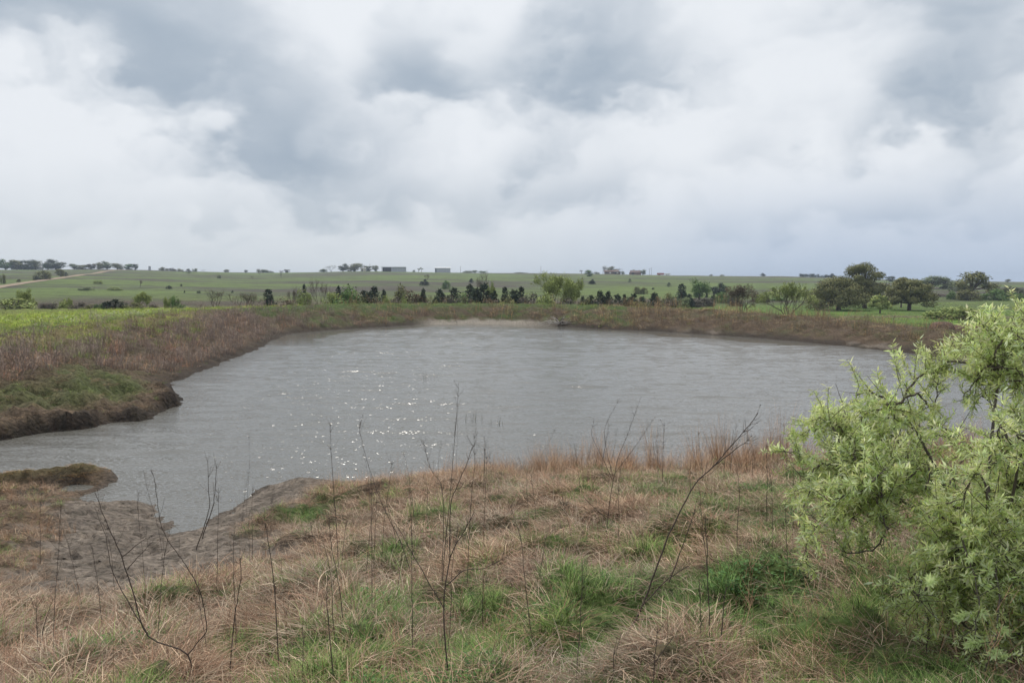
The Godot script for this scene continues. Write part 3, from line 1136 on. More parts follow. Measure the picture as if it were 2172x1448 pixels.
func oak(called: String, label: String, x: float, z: float, wide: float, tall: float, lean: float, lobes: int, tint: String, s: int, sparse: float, low: float) -> void:
	# a spreading oak: short trunk, crooked limbs, crown of flat clumps
	var rng := RandomNumberGenerator.new()
	rng.seed = s
	var o := thing(called, label, "oak tree", Vector3(x, height(x, z) - 0.05, z))
	var trunk := Shape.new()
	var green := Shape.new()
	var fork := Vector3(lean * 0.25, tall * 0.26, 0)
	limb(trunk, rng, Vector3(0, -0.2, 0), fork, wide * 0.045, wide * 0.034, 0, Color.WHITE)
	var limbs := []
	for q in lobes:
		var t := q * 2.39996 + rng.randf() * 0.5
		var f := sqrt((q + 0.5) / lobes)
		var up := sqrt(maxf(0.0, 1.0 - f * f * 0.93))
		var c := Vector3(lean + cos(t) * f * wide * 0.42, lerpf(low * tall, tall * 0.90, up) * rng.randf_range(0.9, 1.02), sin(t) * f * wide * 0.36)
		if q % 3 == 2:
			c.y = lerpf(low * tall, c.y, rng.randf_range(0.35, 0.7))
		elif q % 3 == 1 and f > 0.5:
			c.y = lerpf(low * tall, c.y, rng.randf_range(0.1, 0.8))
		var sz := wide * rng.randf_range(0.085, 0.15)
		clump(green, rng, c, Vector3(sz * 1.25, sz * 0.72, sz * 1.1), int(420 * (1.0 - sparse)), 0.28, rng.randf_range(0.72, 1.25), 0.0)
		if q % 2 == 0:
			var l := Shape.new()
			limb(l, rng, fork.lerp(Vector3(0, tall * 0.15, 0), rng.randf() * 0.4), c, wide * 0.019, wide * 0.006, -0.06, Color.WHITE)
			limbs.append(l)
	part("trunk", trunk.mesh(), bark, o)
	for l in limbs:
		part("limb", l.mesh(), bark, o)
	part("crown", green.mesh(), foliage(tint), o)


func spreading(called: String, label: String, category: String, x: float, z: float, wide: float, tall: float, lean: float, stems: int, tint: String, leaves: int, s: int, lift := 0.25, deep := 5) -> void:
	# a many stemmed willow with fine upright twigs
	var rng := RandomNumberGenerator.new()
	rng.seed = s
	var o := thing(called, label, category, Vector3(x, height(x, z) - 0.05, z))
	var all := []
	var green := Shape.new()
	for q in stems:
		var m := Shape.new()
		var tips := []
		var t := (q + 0.5) / stems * 2.0 - 1.0
		grow(m, tips, rng, Vector3(t * 0.1, -0.05, 0), Vector3(t * 0.75 + lean, 1, rng.randf_range(-0.5, 0.5)).normalized(), tall * 0.27, tall * 0.012, deep, lift, 0.62)
		for w in tips:
			for k in leaves:
				var e := ball(rng)
				var g := rng.randf_range(0.75, 1.3)
				var p: Vector3 = w[0].lerp(w[1], rng.randf() * 1.4) + e * 0.08
				green.leaf(p, (w[2] + e * 0.5).normalized(), e.cross(w[2]).normalized(), rng.randf_range(0.12, 0.26), 0.05, (e + Vector3.UP * 0.8).normalized(), Color(g * 1.02, g, g * 0.95))
		all.append(m)
	fit(all + [green])
	for m in all:
		part("stem", m.mesh(), bark, o).scale = Vector3(wide, tall, wide)
	if leaves:
		part("crown", green.mesh(), foliage(tint), o).scale = Vector3(wide, tall, wide)


# ---------------------------------------------------------------- buildings on the skyline

func box(called: String, parent: Node3D, at: Vector3, size: Vector3, m: Material) -> MeshInstance3D:
	var b := BoxMesh.new()
	b.size = size
	var o := part(called, b, m, parent)
	o.position = at
	return o


func gable(called: String, parent: Node3D, at: Vector3, wide: float, deep: float, rise: float, m: Material) -> void:
	var p := PrismMesh.new()
	p.size = Vector3(deep, rise, wide)
	var o := part(called, p, m, parent)
	o.position = at + Vector3(0, rise * 0.5, 0)
	o.rotation.y = PI / 2


func building(called: String, label: String, category: String, x: float, z: float) -> Node3D:
	return thing(called, label, category, Vector3(x, height(x, z), z), atan2(-x, -z))


func skyline_buildings() -> void:
	var metal := paint(Color(0.40, 0.42, 0.45), 0.55, false)
	var pale := paint(Color(0.60, 0.61, 0.62), 0.6, false)
	var dark := paint(Color(0.035, 0.035, 0.04), 0.8, false)
	var white := paint(Color(0.78, 0.78, 0.77), 0.7, false)
	var cream := paint(Color(0.62, 0.57, 0.47), 0.8, false)
	var rust := paint(Color(0.19, 0.12, 0.10), 0.8, false)
	var brick := paint(Color(0.15, 0.10, 0.088), 0.85, false)
	var red := paint(Color(0.36, 0.10, 0.08), 0.6, false)
	var wood := paint(Color(0.13, 0.105, 0.085), 0.9, false)

	var b := building("barn", "long grey metal barn with an open bay at its left end", "barn", -110.6, -722.0)
	box("wall", b, Vector3(4.2, 2.0, -1.0), Vector3(14.0, 4.4, 8.0), metal)
	box("back_wall", b, Vector3(-6.9, 2.0, -4.8), Vector3(8.1, 4.4, 0.2), dark)
	box("roof", b, Vector3(-0.4, 4.35, -0.8), Vector3(23.6, 0.32, 9.4), pale)
	for q in 4:
		box("post", b, Vector3(-11.4 + q * 2.8, 2.0, 3.4), Vector3(0.3, 4.4, 0.3), wood)
	for q in 6:
		box("seam", b, Vector3(-1.6 + q * 2.4, 2.0, 3.03), Vector3(0.12, 4.4, 0.06), pale)
	box("stored_implement", b, Vector3(-6.5, 1.0, -1.0), Vector3(3.4, 2.2, 2.6), dark)
	b = building("metal_shed", "plain pale grey metal shed with a dark door edge", "shed", -65.8, -730.0)
	box("wall", b, Vector3(0, 2.0, 0), Vector3(14.6, 4.5, 8.0), metal)
	gable("roof", b, Vector3(0, 4.25, 0), 15.0, 8.6, 0.9, pale)
	box("door", b, Vector3(-6.4, 1.7, 4.02), Vector3(0.9, 3.8, 0.06), dark)
	for q in 5:
		box("seam", b, Vector3(-4.2 + q * 2.6, 2.0, 4.03), Vector3(0.12, 4.5, 0.06), pale)
	b = building("shed", "small cream shed with a pale roof among the skyline oaks", "shed", -139.0, -719.0)
	box("wall", b, Vector3(0, 1.2, 0), Vector3(5.0, 2.9, 3.6), cream)
	gable("roof", b, Vector3(0, 2.65, 0), 5.6, 4.2, 1.0, white)
	box("door", b, Vector3(-1.1, 1.0, 1.82), Vector3(1.0, 2.1, 0.06), dark)
	b = building("mobile_home", "white mobile home under the dark trees at far left", "house", -399.0, -622.0)
	box("wall", b, Vector3(0, 1.6, 0), Vector3(10.5, 2.9, 4.0), white)
	box("roof", b, Vector3(0, 3.12, 0), Vector3(10.9, 0.2, 4.4), pale)
	for q in 3:
		box("window", b, Vector3(-3.6 + q * 2.9, 1.9, 2.02), Vector3(1.1, 1.0, 0.06), dark)
	box("door", b, Vector3(3.9, 1.35, 2.02), Vector3(0.9, 2.0, 0.06), wood)
	b = building("long_house", "low white building with a grey roof right of the mobile home", "house", -388.5, -627.0)
	box("wall", b, Vector3(0, 1.0, 0), Vector3(11.0, 2.0, 4.0), white)
	gable("roof", b, Vector3(0, 2.0, 0), 11.4, 4.6, 0.8, pale)
	for q in 2:
		box("window", b, Vector3(-2.0 + q * 3.6, 1.1, 2.02), Vector3(1.2, 0.8, 0.06), dark)
	b = building("long_fence", "long low white fence beside the big dome tree", "fence", -378.0, -634.0)
	for q in 9:
		box("post", b, Vector3(-4.8 + q * 1.2, 0.8, 0), Vector3(0.18, 1.8, 0.18), white)
	for q in 3:
		box("rail", b, Vector3(0, 0.55 + q * 0.5, 0.14), Vector3(10.2, 0.3, 0.08), white)
	b = building("silo", "small grey silo right of the thin dark skyline tree", "silo", -309.0, -656.0)
	var c := CylinderMesh.new()
	c.top_radius = 1.0
	c.bottom_radius = 1.0
	c.height = 3.6
	part("tank", c, metal, b).position = Vector3(0, 1.7, 0)
	var k := CylinderMesh.new()
	k.top_radius = 0.2
	k.bottom_radius = 1.1
	k.height = 0.6
	part("cap", k, pale, b).position = Vector3(0, 3.8, 0)
	b = building("farmhouse", "low brick farmhouse with a rusty roof under the olive oak", "house", 94.5, -724.0)
	box("wall", b, Vector3(0, 1.1, 0), Vector3(15.0, 2.8, 8.0), brick)
	gable("roof", b, Vector3(-1.0, 2.5, 0), 14.0, 9.0, 1.5, rust)
	for q in 4:
		box("window", b, Vector3(-5.4 + q * 3.4, 1.4, 4.02), Vector3(1.5, 1.1, 0.06), white if q % 2 else dark)
	box("porch_roof", b, Vector3(4.5, 2.6, 5.0), Vector3(6.0, 0.2, 2.4), white)
	box("door", b, Vector3(3.0, 1.0, 4.02), Vector3(1.0, 2.1, 0.06), dark)
	b = building("rust_barn", "red brown rusty barn with a pale ridge right of the farmhouse", "barn", 115.6, -722.0)
	box("wall", b, Vector3(0, 1.0, 0), Vector3(11.0, 2.4, 8.0), rust)
	gable("roof", b, Vector3(0, 2.1, 0), 9.6, 8.6, 1.9, brick)
	box("ridge_cap", b, Vector3(0.5, 3.98, 0), Vector3(6.0, 0.18, 0.7), white)
	box("door", b, Vector3(-2.0, 0.9, 4.02), Vector3(2.2, 2.0, 0.06), dark)
	b = building("red_trailer", "low red trailer with a white rear half on the skyline", "trailer", 141.5, -719.0)
	box("box", b, Vector3(-2.6, 1.3, 0), Vector3(6.4, 1.7, 2.5), red)
	box("rear_box", b, Vector3(3.6, 1.1, 0), Vector3(5.8, 1.3, 2.5), white)
	for q in 4:
		var wheel := CylinderMesh.new()
		wheel.top_radius = 0.42
		wheel.bottom_radius = 0.42
		wheel.height = 0.3
		wheel.radial_segments = 14
		var o := part("wheel", wheel, dark, b)
		o.position = Vector3([-4.2, -3.2, 3.0, 4.4][q], 0.42, 1.1)
		o.rotation.x = PI / 2
	var poles := [[-133.0, -720.0, 7.0, "thin utility pole rising behind the cream shed"], [-49.0, -731.0, 6.2, "lone utility pole right of the plain metal shed"], [27.5, -732.0, 6.8, "lone utility pole near the middle of the skyline"], [129.0, -722.0, 6.4, "left one of two close poles right of the rusty barn"], [131.2, -724.0, 6.9, "right one of two close poles right of the rusty barn"]]
	for q in poles:
		b = building("utility_pole", q[3], "pole", q[0], q[1])
		var s := Shape.new()
		s.tube(PackedVector3Array([Vector3(0, -0.3, 0), Vector3(0, q[2], 0)]), 0.16, 0.11, 7, Color.WHITE)
		part("pole", s.mesh(), wood, b)
		box("crossarm", b, Vector3(0, q[2] - 0.5, 0), Vector3(1.6, 0.12, 0.12), wood)


func strip(called: String, label: String, pts: Array, wide: float, lift: float, m: Material) -> void:
	# a band laid over the ground along a line
	var s := Shape.new()
	var line := PackedVector2Array()
	for k in pts.size() - 1:
		for q in 14:
			line.append(Vector2(pts[k][0], pts[k][1]).lerp(Vector2(pts[k + 1][0], pts[k + 1][1]), q / 14.0))
	line.append(Vector2(pts[-1][0], pts[-1][1]))
	for k in line.size():
		var d := (line[mini(k + 1, line.size() - 1)] - line[maxi(k - 1, 0)]).normalized().orthogonal()
		for q in 5:
			var e := line[k] + d * (q / 4.0 - 0.5) * wide * (1.0 + 0.12 * n_mid.get_noise_1d(k * 0.7))
			s.v.append(Vector3(e.x, height(e.x, e.y) + lift, e.y))
			s.n.append(Vector3.UP)
			s.c.append(Color.WHITE * (1.0 + 0.25 * n_fine.get_noise_2d(e.x * 0.3, e.y * 0.3)) * (0.85 if q == 2 else 1.0))
			if k and q:
				var a := s.v.size() - 1
				s.i.append_array([a - 6, a - 5, a - 1, a - 1, a - 5, a])
	var o := part(called, s.mesh(), m, self)
	o.set_meta("kind", "structure")
	o.set_meta("label", label)


func pool(label: String, x: float, z: float, wide: float, deep: float) -> void:
	var s := Shape.new()
	var top := height(x, z) + 0.12
	s.v.append(Vector3(x, top, z))
	for k in 28:
		var t := TAU * k / 28.0
		var f := 1.0 + 0.3 * n_mid.get_noise_2d(cos(t) + x, sin(t))
		s.v.append(Vector3(x + cos(t) * wide * 0.5 * f, top, z + sin(t) * deep * 0.5 * f))
		s.i.append_array([0, 1 + k, 1 + (k + 1) % 28])
	for k in s.v.size():
		s.n.append(Vector3.UP)
		s.c.append(Color.WHITE)
	var m := paint(Color(0.55, 0.54, 0.52), 0.5, false)
	m.metallic_specular = 0.5
	var o := part("far_pool_water", s.mesh(), m, self)
	o.set_meta("kind", "structure")
	o.set_meta("label", label)


# ---------------------------------------------------------------- round the pond

func hay_bales() -> void:
	var cols := paint(Color.WHITE, 0.95)
	cols.uv1_triplanar = true
	cols.uv1_scale = Vector3.ONE * 1.5
	cols.albedo_texture = grain(51, 0.03, 0.6, 1.0, 256)
	var twine := paint(Color(0.10, 0.08, 0.07), 0.9, false)
	var spots := [[33.9, -60.3, 0.35, "weathered round hay bale leftmost of the row behind the leafy bush"], [35.4, -59.9, 0.28, "weathered round hay bale second from left behind the leafy bush"], [37.1, -59.4, 0.22, "fully rounded hay bale right of the dark gap in the row"], [38.7, -58.9, 0.3, "last hay bale of the row at the right end"]]
	for q in spots:
		var o := thing("hay_bale", q[3], "hay bale", Vector3(q[0], height(q[0], q[1]) - 0.05, q[1]), q[2], "round hay bales in a row on the right bank")
		var s := Shape.new()
		var hub := Vector3(0, 0.72, 0)
		var shape := [[-0.74, 0.0], [-0.76, 0.35], [-0.73, 0.6], [-0.64, 0.71], [-0.3, 0.745], [0.0, 0.75], [0.3, 0.745], [0.64, 0.71], [0.73, 0.6], [0.76, 0.35], [0.74, 0.0]]
		for k in shape.size():
			for t in 33:
				var a := TAU * (t % 32) / 32.0
				var sag := 1.0 - 0.10 * maxf(0.0, -sin(a))
				var r: float = shape[k][1] * (1.0 + 0.05 * n_fine.get_noise_3d(shape[k][0] * 3.0 + q[0], cos(a) * 2.0, sin(a) * 2.0)) * sag
				s.v.append(hub + Vector3(shape[k][0], sin(a) * r, cos(a) * r))
				s.n.append(Vector3(shape[k][0] * (1.6 if absf(shape[k][0]) > 0.7 else 0.1), sin(a), cos(a)).normalized())
				s.c.append(Color(0.27, 0.175, 0.14) * (1.0 + 0.5 * n_fine.get_noise_3d(shape[k][0] * 4.0, a * 5.0, q[0])))
				if k and t:
					var e := s.v.size() - 1
					s.i.append_array([e - 34, e - 33, e - 1, e - 1, e - 33, e])
		part("roll", s.mesh(), cols, o)
		for k in 5:
			var ring := Shape.new()
			var pts := PackedVector3Array()
			for t in 25:
				var a := TAU * t / 24.0
				pts.append(hub + Vector3(-0.44 + k * 0.22, sin(a) * 0.757 * (1.0 - 0.10 * maxf(0.0, -sin(a))), cos(a) * 0.757))
			ring.tube(pts, 0.006, 0.006, 4, Color.WHITE)
			part("twine", ring.mesh(), twine, o)


func driftwood() -> void:
	var rng := RandomNumberGenerator.new()
	rng.seed = 61
	var o := thing("dead_tree", "bleached dead treetop lying in the water at the far bank", "driftwood", Vector3(4.85, 0.05, -79.6))
	var grey := paint(Color(0.50, 0.46, 0.42), 0.9, false)
	var brown := paint(Color(0.10, 0.075, 0.06), 0.9, false)
	var s := Shape.new()
	limb(s, rng, Vector3(0.3, -0.2, 0.3), Vector3(-0.2, 0.85, -0.6), 0.2, 0.1, 0, Color.WHITE)
	part("trunk", s.mesh(), brown, o)
	for k in 22:
		var t := rng.randf_range(-0.2, PI + 0.2)
		var long := rng.randf_range(0.7, 2.3)
		var tip := Vector3(cos(t) * long, rng.randf_range(0.05, 0.95) * (0.35 + sin(t) * 0.8), rng.randf_range(-0.5, 0.6))
		var b := Shape.new()
		limb(b, rng, Vector3(rng.randf_range(-0.3, 0.3), rng.randf_range(0.1, 0.4), 0), tip, 0.05, 0.014, rng.randf_range(0, 0.25), Color.WHITE)
		for q in 4:
			var f := tip * rng.randf_range(0.45, 0.95) + Vector3(0, 0.05, 0)
			limb(b, rng, f, f + (tip.normalized() + ball(rng) * 0.9) * rng.randf_range(0.2, 0.6), 0.018, 0.006, 0, Color.WHITE)
		part("branch", b.mesh(), brown if k % 4 == 0 else grey, o)


func water_reeds() -> void:
	var m := paint(Color.WHITE, 0.8)
	var cols := [Color(0.10, 0.11, 0.07), Color(0.13, 0.12, 0.085)]
	var spots := [[-1.26, -24.9, 0.42, 14, "wider clump of thin reeds standing in open water"], [-4.0, -35.9, 0.45, 8, "small distant clump of thin reeds standing in open water"], [-0.55, -24.3, 0.34, 9, "sparse reed stems right beside the wider clump in water"]]
	for q in spots:
		var o := thing("reed_clump", q[4], "reeds", Vector3(q[0], -0.06, q[1]))
		part("reeds", tuft(int(q[3]) + 200, q[3], 0.34, q[2] * 0.5, q[2] + 0.1, 0.014, 0.18, 0.35, cols), m, o)


func wildflowers() -> void:
	var rng := RandomNumberGenerator.new()
	rng.seed = 71
	var c := Crowd.new()
	for k in 900:
		var big := rng.randf() < 0.65
		var x := (-25.5 if big else -22.0) + rng.randfn() * (2.2 if big else 3.4)
		var z := (-57.0 if big else -47.0) + rng.randfn() * (3.4 if big else 3.0)
		if shore(x, z) < 8.5:
			continue
		c.add(Vector3(x, height(x, z) + 0.28, z), rng.randf() * TAU, rng.randf_range(0.6, 1.3), 1.0, Vector3.ZERO, Color.WHITE * rng.randf_range(0.7, 1.0))
	spread("white_wildflowers", "patch of tiny white wildflowers on the left bank", rosette(72, 7, 0.14, 0.06, [Color(0.78, 0.78, 0.72)]), paint(Color.WHITE, 0.8), c)


# ---------------------------------------------------------------- the near bank's bare stems and the leafy bush

var stem_mat := paint(Color(0.085, 0.065, 0.056), 0.9)
var weeds := 0


func smooth_line(pts: Array, per: int, wob: float, rng: RandomNumberGenerator) -> PackedVector3Array:
	# a curve through given points
	var out := PackedVector3Array()
	var n := pts.size()
	for k in n - 1:
		var a: Vector3 = pts[maxi(k - 1, 0)]
		var b: Vector3 = pts[k]
		var c: Vector3 = pts[k + 1]
		var d: Vector3 = pts[mini(k + 2, n - 1)]
		for q in per:
			out.append(b.cubic_interpolate(c, a, d, q / float(per)) + ball(rng) * wob)
	out.append(pts[-1])
	return out


func weed(label: String, x: float, z: float, thick: float, twigs: int, lines: Array) -> void:
	weeds += 1
	var rng := RandomNumberGenerator.new()
	rng.seed = 5000 + weeds
	var o := thing("bare_sapling" if lines.size() > 1 else "dead_weed", label, "sapling" if lines.size() > 1 else "weed stalk", Vector3(x, height(x, z), z), 0.0, "bare stems standing in the near grass")
	var lean := rng.randf_range(-0.12, 0.12)
	for k in lines.size():
		var pts := []
		var sway := rng.randf_range(-0.3, 0.3)
		for q in lines[k]:
			var deep: float = lean * q.y if k == 0 else lean * q.y + (q - lines[k][0]).length() * sway
			pts.append(Vector3(q.x, q.y - (0.06 if k == 0 and pts.is_empty() else 0.0), deep))
		if k > 0:
			pts[0].z = lean * pts[0].y
		var curve := smooth_line(pts, 4, 0.003, rng)
		var s := Shape.new()
		var r := thick * 0.75 if k == 0 else thick * 0.5
		s.tube(curve, r, maxf(r * 0.3, 0.0012), 5, Color.WHITE * rng.randf_range(0.85, 1.3))
		part("stem" if k == 0 else "branch", s.mesh(), stem_mat, o)
		var n := twigs if k == 0 else int(twigs * 0.6)
		if n > 0:
			var t := Shape.new()
			for q in n:
				var f := lerpf(0.45, 0.99, sqrt(rng.randf()))
				var i := int(f * (curve.size() - 1))
				var a := curve[i]
				var along := (curve[mini(i + 1, curve.size() - 1)] - curve[maxi(i - 1, 0)]).normalized()
				var d := (along + ball(rng) * 0.75).normalized()
				var long := rng.randf_range(0.04, 0.16) * (1.25 - f * 0.5)
				var b := a + d * long * 0.5
				var c := b + (d + Vector3.UP * 0.5).normalized() * long * 0.5
				t.tube(PackedVector3Array([a, b, c]), maxf(r * 0.25, 0.0013), 0.0008, 3, Color.WHITE * rng.randf_range(0.8, 1.2))
				if rng.randf() < 0.4:
					t.leaf(c, d, d.cross(ball(rng)).normalized(), 0.014, 0.006, Vector3.UP, Color(1.6, 1.3, 1.1))
			part("twigs", t.mesh(), stem_mat, o)


func leafy_bush() -> void:
	var rng := RandomNumberGenerator.new()
	rng.seed = 8080
	var root := Vector3(2.62, height(2.62, -4.2), -4.2)
	var o := thing("leafy_bush", "large silvery green leafy bush filling the right foreground", "bush", root)
	var wood := paint(Color(0.12, 0.10, 0.088), 0.9)
	var leaves := paint(Color.WHITE, 0.75)
	leaves.backlight_enabled = true
	leaves.backlight = Color(1.0, 1.0, 1.0)
	var tips := [Vector3(2.14, 3.52, -4.50), Vector3(1.83, 3.64, -4.70), Vector3(1.81, 3.47, -4.90), Vector3(2.55, 3.93, -4.70), Vector3(2.52, 4.08, -4.60), Vector3(2.70, 4.27, -4.40), Vector3(2.81, 4.03, -4.90), Vector3(2.41, 3.95, -4.30), Vector3(1.64, 3.10, -4.20), Vector3(1.58, 3.00, -4.00), Vector3(2.11, 2.56, -3.80), Vector3(2.44, 2.54, -3.70), Vector3(1.80, 3.24, -4.40), Vector3(2.42, 3.71, -4.90), Vector3(1.95, 2.99, -3.80), Vector3(3.05, 4.10, -4.70), Vector3(2.75, 4.05, -4.10), Vector3(1.95, 2.90, -4.40), Vector3(2.30, 3.67, -4.10), Vector3(2.60, 3.82, -4.40), Vector3(1.86, 3.38, -4.00), Vector3(2.24, 3.28, -3.90)]
	for k in 30:
		# the side away from the pond, mostly outside the frame
		var d := ball(rng)
		tips.append(Vector3(3.05 + d.x * 1.15, minf(3.2 + d.y * 0.95, 4.02), -4.3 + d.z * 0.9))
	for k in 16:
		# the side over the grass slope
		tips.append(Vector3(rng.randf_range(1.7, 2.3), rng.randf_range(3.0, 3.65), rng.randf_range(-4.9, -4.0)))
	for k in 12:
		# tops running out of the frame at the right
		tips.append(Vector3(rng.randf_range(2.85, 3.7), rng.randf_range(3.85, 4.08), rng.randf_range(-5.0, -4.2)))
	for k in 34:
		# the body of the bush, thinning towards the pond
		var e := pow(rng.randf(), 0.8)
		tips.append(Vector3(lerpf(1.85, 3.3, e), rng.randf_range(2.75, lerpf(3.5, 4.0, e)), rng.randf_range(-5.0, -3.7)))
	for k in 16:
		# skirts sweeping down to the grass
		tips.append(Vector3(rng.randf_range(2.15, 3.3), rng.randf_range(2.5, 2.95), rng.randf_range(-3.9, -3.2)))
	var crown := root + Vector3(0.05, 0.55, 0)
	var trunk := Shape.new()
	limb(trunk, rng, root + Vector3(0, -0.1, 0), crown, 0.05, 0.04, 0.0, Color.WHITE)
	for p in trunk.v.size():
		trunk.v[p] -= root
	part("trunk", trunk.mesh(), wood, o)
	var sprig := Shape.new()
	var cols := [Color(0.67, 0.75, 0.34), Color(0.58, 0.68, 0.26), Color(0.77, 0.81, 0.52), Color(0.50, 0.60, 0.20)]
	var one := Shape.new()
	one.leaf(Vector3.ZERO, Vector3(0, 0.75, 0.66).normalized(), Vector3.RIGHT, 0.032, 0.0078, Vector3(0, 0.7, -0.7), Color(0.62, 0.73, 0.37))
	var sprigs := []
	for v in 4:
		sprig = Shape.new()
		var many: int = [6, 4, 8, 5][v]
		for q in many:
			var a := q * 2.4 + rng.randf_range(-0.5, 0.5)
			var d := Vector3(cos(a) * 0.8, rng.randf_range(-0.15, 1.1), sin(a) * 0.8).normalized()
			var side := d.cross(Vector3.UP).normalized().rotated(d, rng.randf_range(-0.8, 0.8))
			var long := rng.randf_range(0.014, 0.038)
			sprig.leaf(Vector3(0, q * 0.005 - 0.01, 0), d, side, long, long * rng.randf_range(0.17, 0.25), side.cross(d).normalized().lerp(Vector3.UP, 0.3), pick(rng, cols, 0.2))
		sprigs.append(sprig.mesh())
	var crowd := Crowd.new()
	var near := []
	# main limbs leave the trunk low down, lesser ones leave the limbs
	var hubs := []
	for q in [[-0.62, 0.30, -0.1], [-0.38, 0.72, -0.3], [-0.05, 0.55, 0.3], [0.15, 0.95, -0.2], [0.45, 0.6, 0.1], [-0.35, 0.1, 0.35], [0.4, 0.25, -0.35], [-0.2, 0.35, -0.45]]:
		var hub := crown + Vector3(q[0], q[1], q[2])
		var m := Shape.new()
		limb(m, rng, crown - Vector3(0, rng.randf() * 0.35, 0) - root, hub - root, 0.013, 0.006, 0.05, Color.WHITE * rng.randf_range(0.8, 1.3))
		part("limb", m.mesh(), wood, o)
		hubs.append(hub)
	for tip in tips:
		var s := Shape.new()
		var a: Vector3 = hubs[0]
		for q in hubs:
			if q.distance_to(tip) < a.distance_to(tip):
				a = q
		var mid: Vector3 = a.lerp(tip, 0.5) + Vector3(0, rng.randf_range(-0.12, 0.22), 0) + ball(rng) * 0.15
		var curve := smooth_line([a, a.lerp(mid, 0.55) + ball(rng) * 0.08, mid, mid.lerp(tip, 0.55) + ball(rng) * 0.07, tip], 6, 0.008, rng)
		var local := PackedVector3Array()
		for p in curve:
			local.append(p - root)
		s.tube(local, 0.008, 0.002, 5, Color.WHITE * rng.randf_range(0.8, 1.4))
		var long := a.distance_to(tip)
		var n := int(long / 0.025) + 5
		for q in n:
			var f := lerpf(0.08, 1.0, (q + rng.randf()) / n)
			var i := clampi(int(f * (curve.size() - 1)), 0, curve.size() - 2)
			var p := curve[i].lerp(curve[i + 1], f * (curve.size() - 1) - i)
			var along := (curve[i + 1] - curve[i]).normalized()
			var d := (along * 0.6 + ball(rng) * 0.9 + Vector3.UP * 0.25).normalized()
			var reach := rng.randf_range(0.07, 0.34) * (1.1 - f * 0.75) * (0.5 if tip.y > 4.0 and f > 0.55 else 1.0)
			var e := p + d * reach
			s.tube(PackedVector3Array([p - root, p.lerp(e, 0.5) + ball(rng) * 0.01 - root, e - root]), 0.003, 0.0012, 3, Color.WHITE * rng.randf_range(0.8, 1.4))
			var m := int(reach / 0.0125) + 1
			if rng.randf() < 0.14:
				continue
			for w in m:
				var g := p.lerp(e, (w + 0.6) / m) + ball(rng) * 0.006
				var up := (d + ball(rng) * 0.5 + Vector3.UP * 0.15).normalized()
				var tint := Color(rng.randf_range(0.9, 1.08), 1.0, rng.randf_range(0.85, 1.1)) * rng.randf_range(0.7, 1.15)
				var size := rng.randf_range(0.7, 1.55)
				crowd.add(g - root, rng.randf() * TAU, size, 1.0, up - Vector3.UP, tint)
		part("branch", s.mesh(), wood, o)
	# the leaves nearest the camera one by one
	var order := range(crowd.at.size())
	order.sort_custom(func(a, b): return (crowd.at[a].origin + root).distance_squared_to(EYE + Vector3(0.9, -0.9, 0)) < (crowd.at[b].origin + root).distance_squared_to(EYE + Vector3(0.9, -0.9, 0)))
	var leaf := one.mesh()
	var gone := {}
	var count := 0
	for k in order:
		var p := crowd.at[k].origin + root
		if p.x > -p.z * 0.66 or count >= 280:
			continue
		gone[k] = true
		for q in 7:
			var b := part("leaf", leaf, leaves, o)
			b.transform = crowd.at[k] * Transform3D(Basis(Vector3.UP, q * 2.4), Vector3(0, q * 0.002, 0))
			count += 1
	for v in 4:
		var rest := Crowd.new()
		for k in range(v, crowd.at.size(), 4):
			if not gone.has(k):
				rest.at.append(crowd.at[k])
				rest.tint.append(crowd.tint[k])
		spread("foliage", "", sprigs[v], leaves, rest, o)


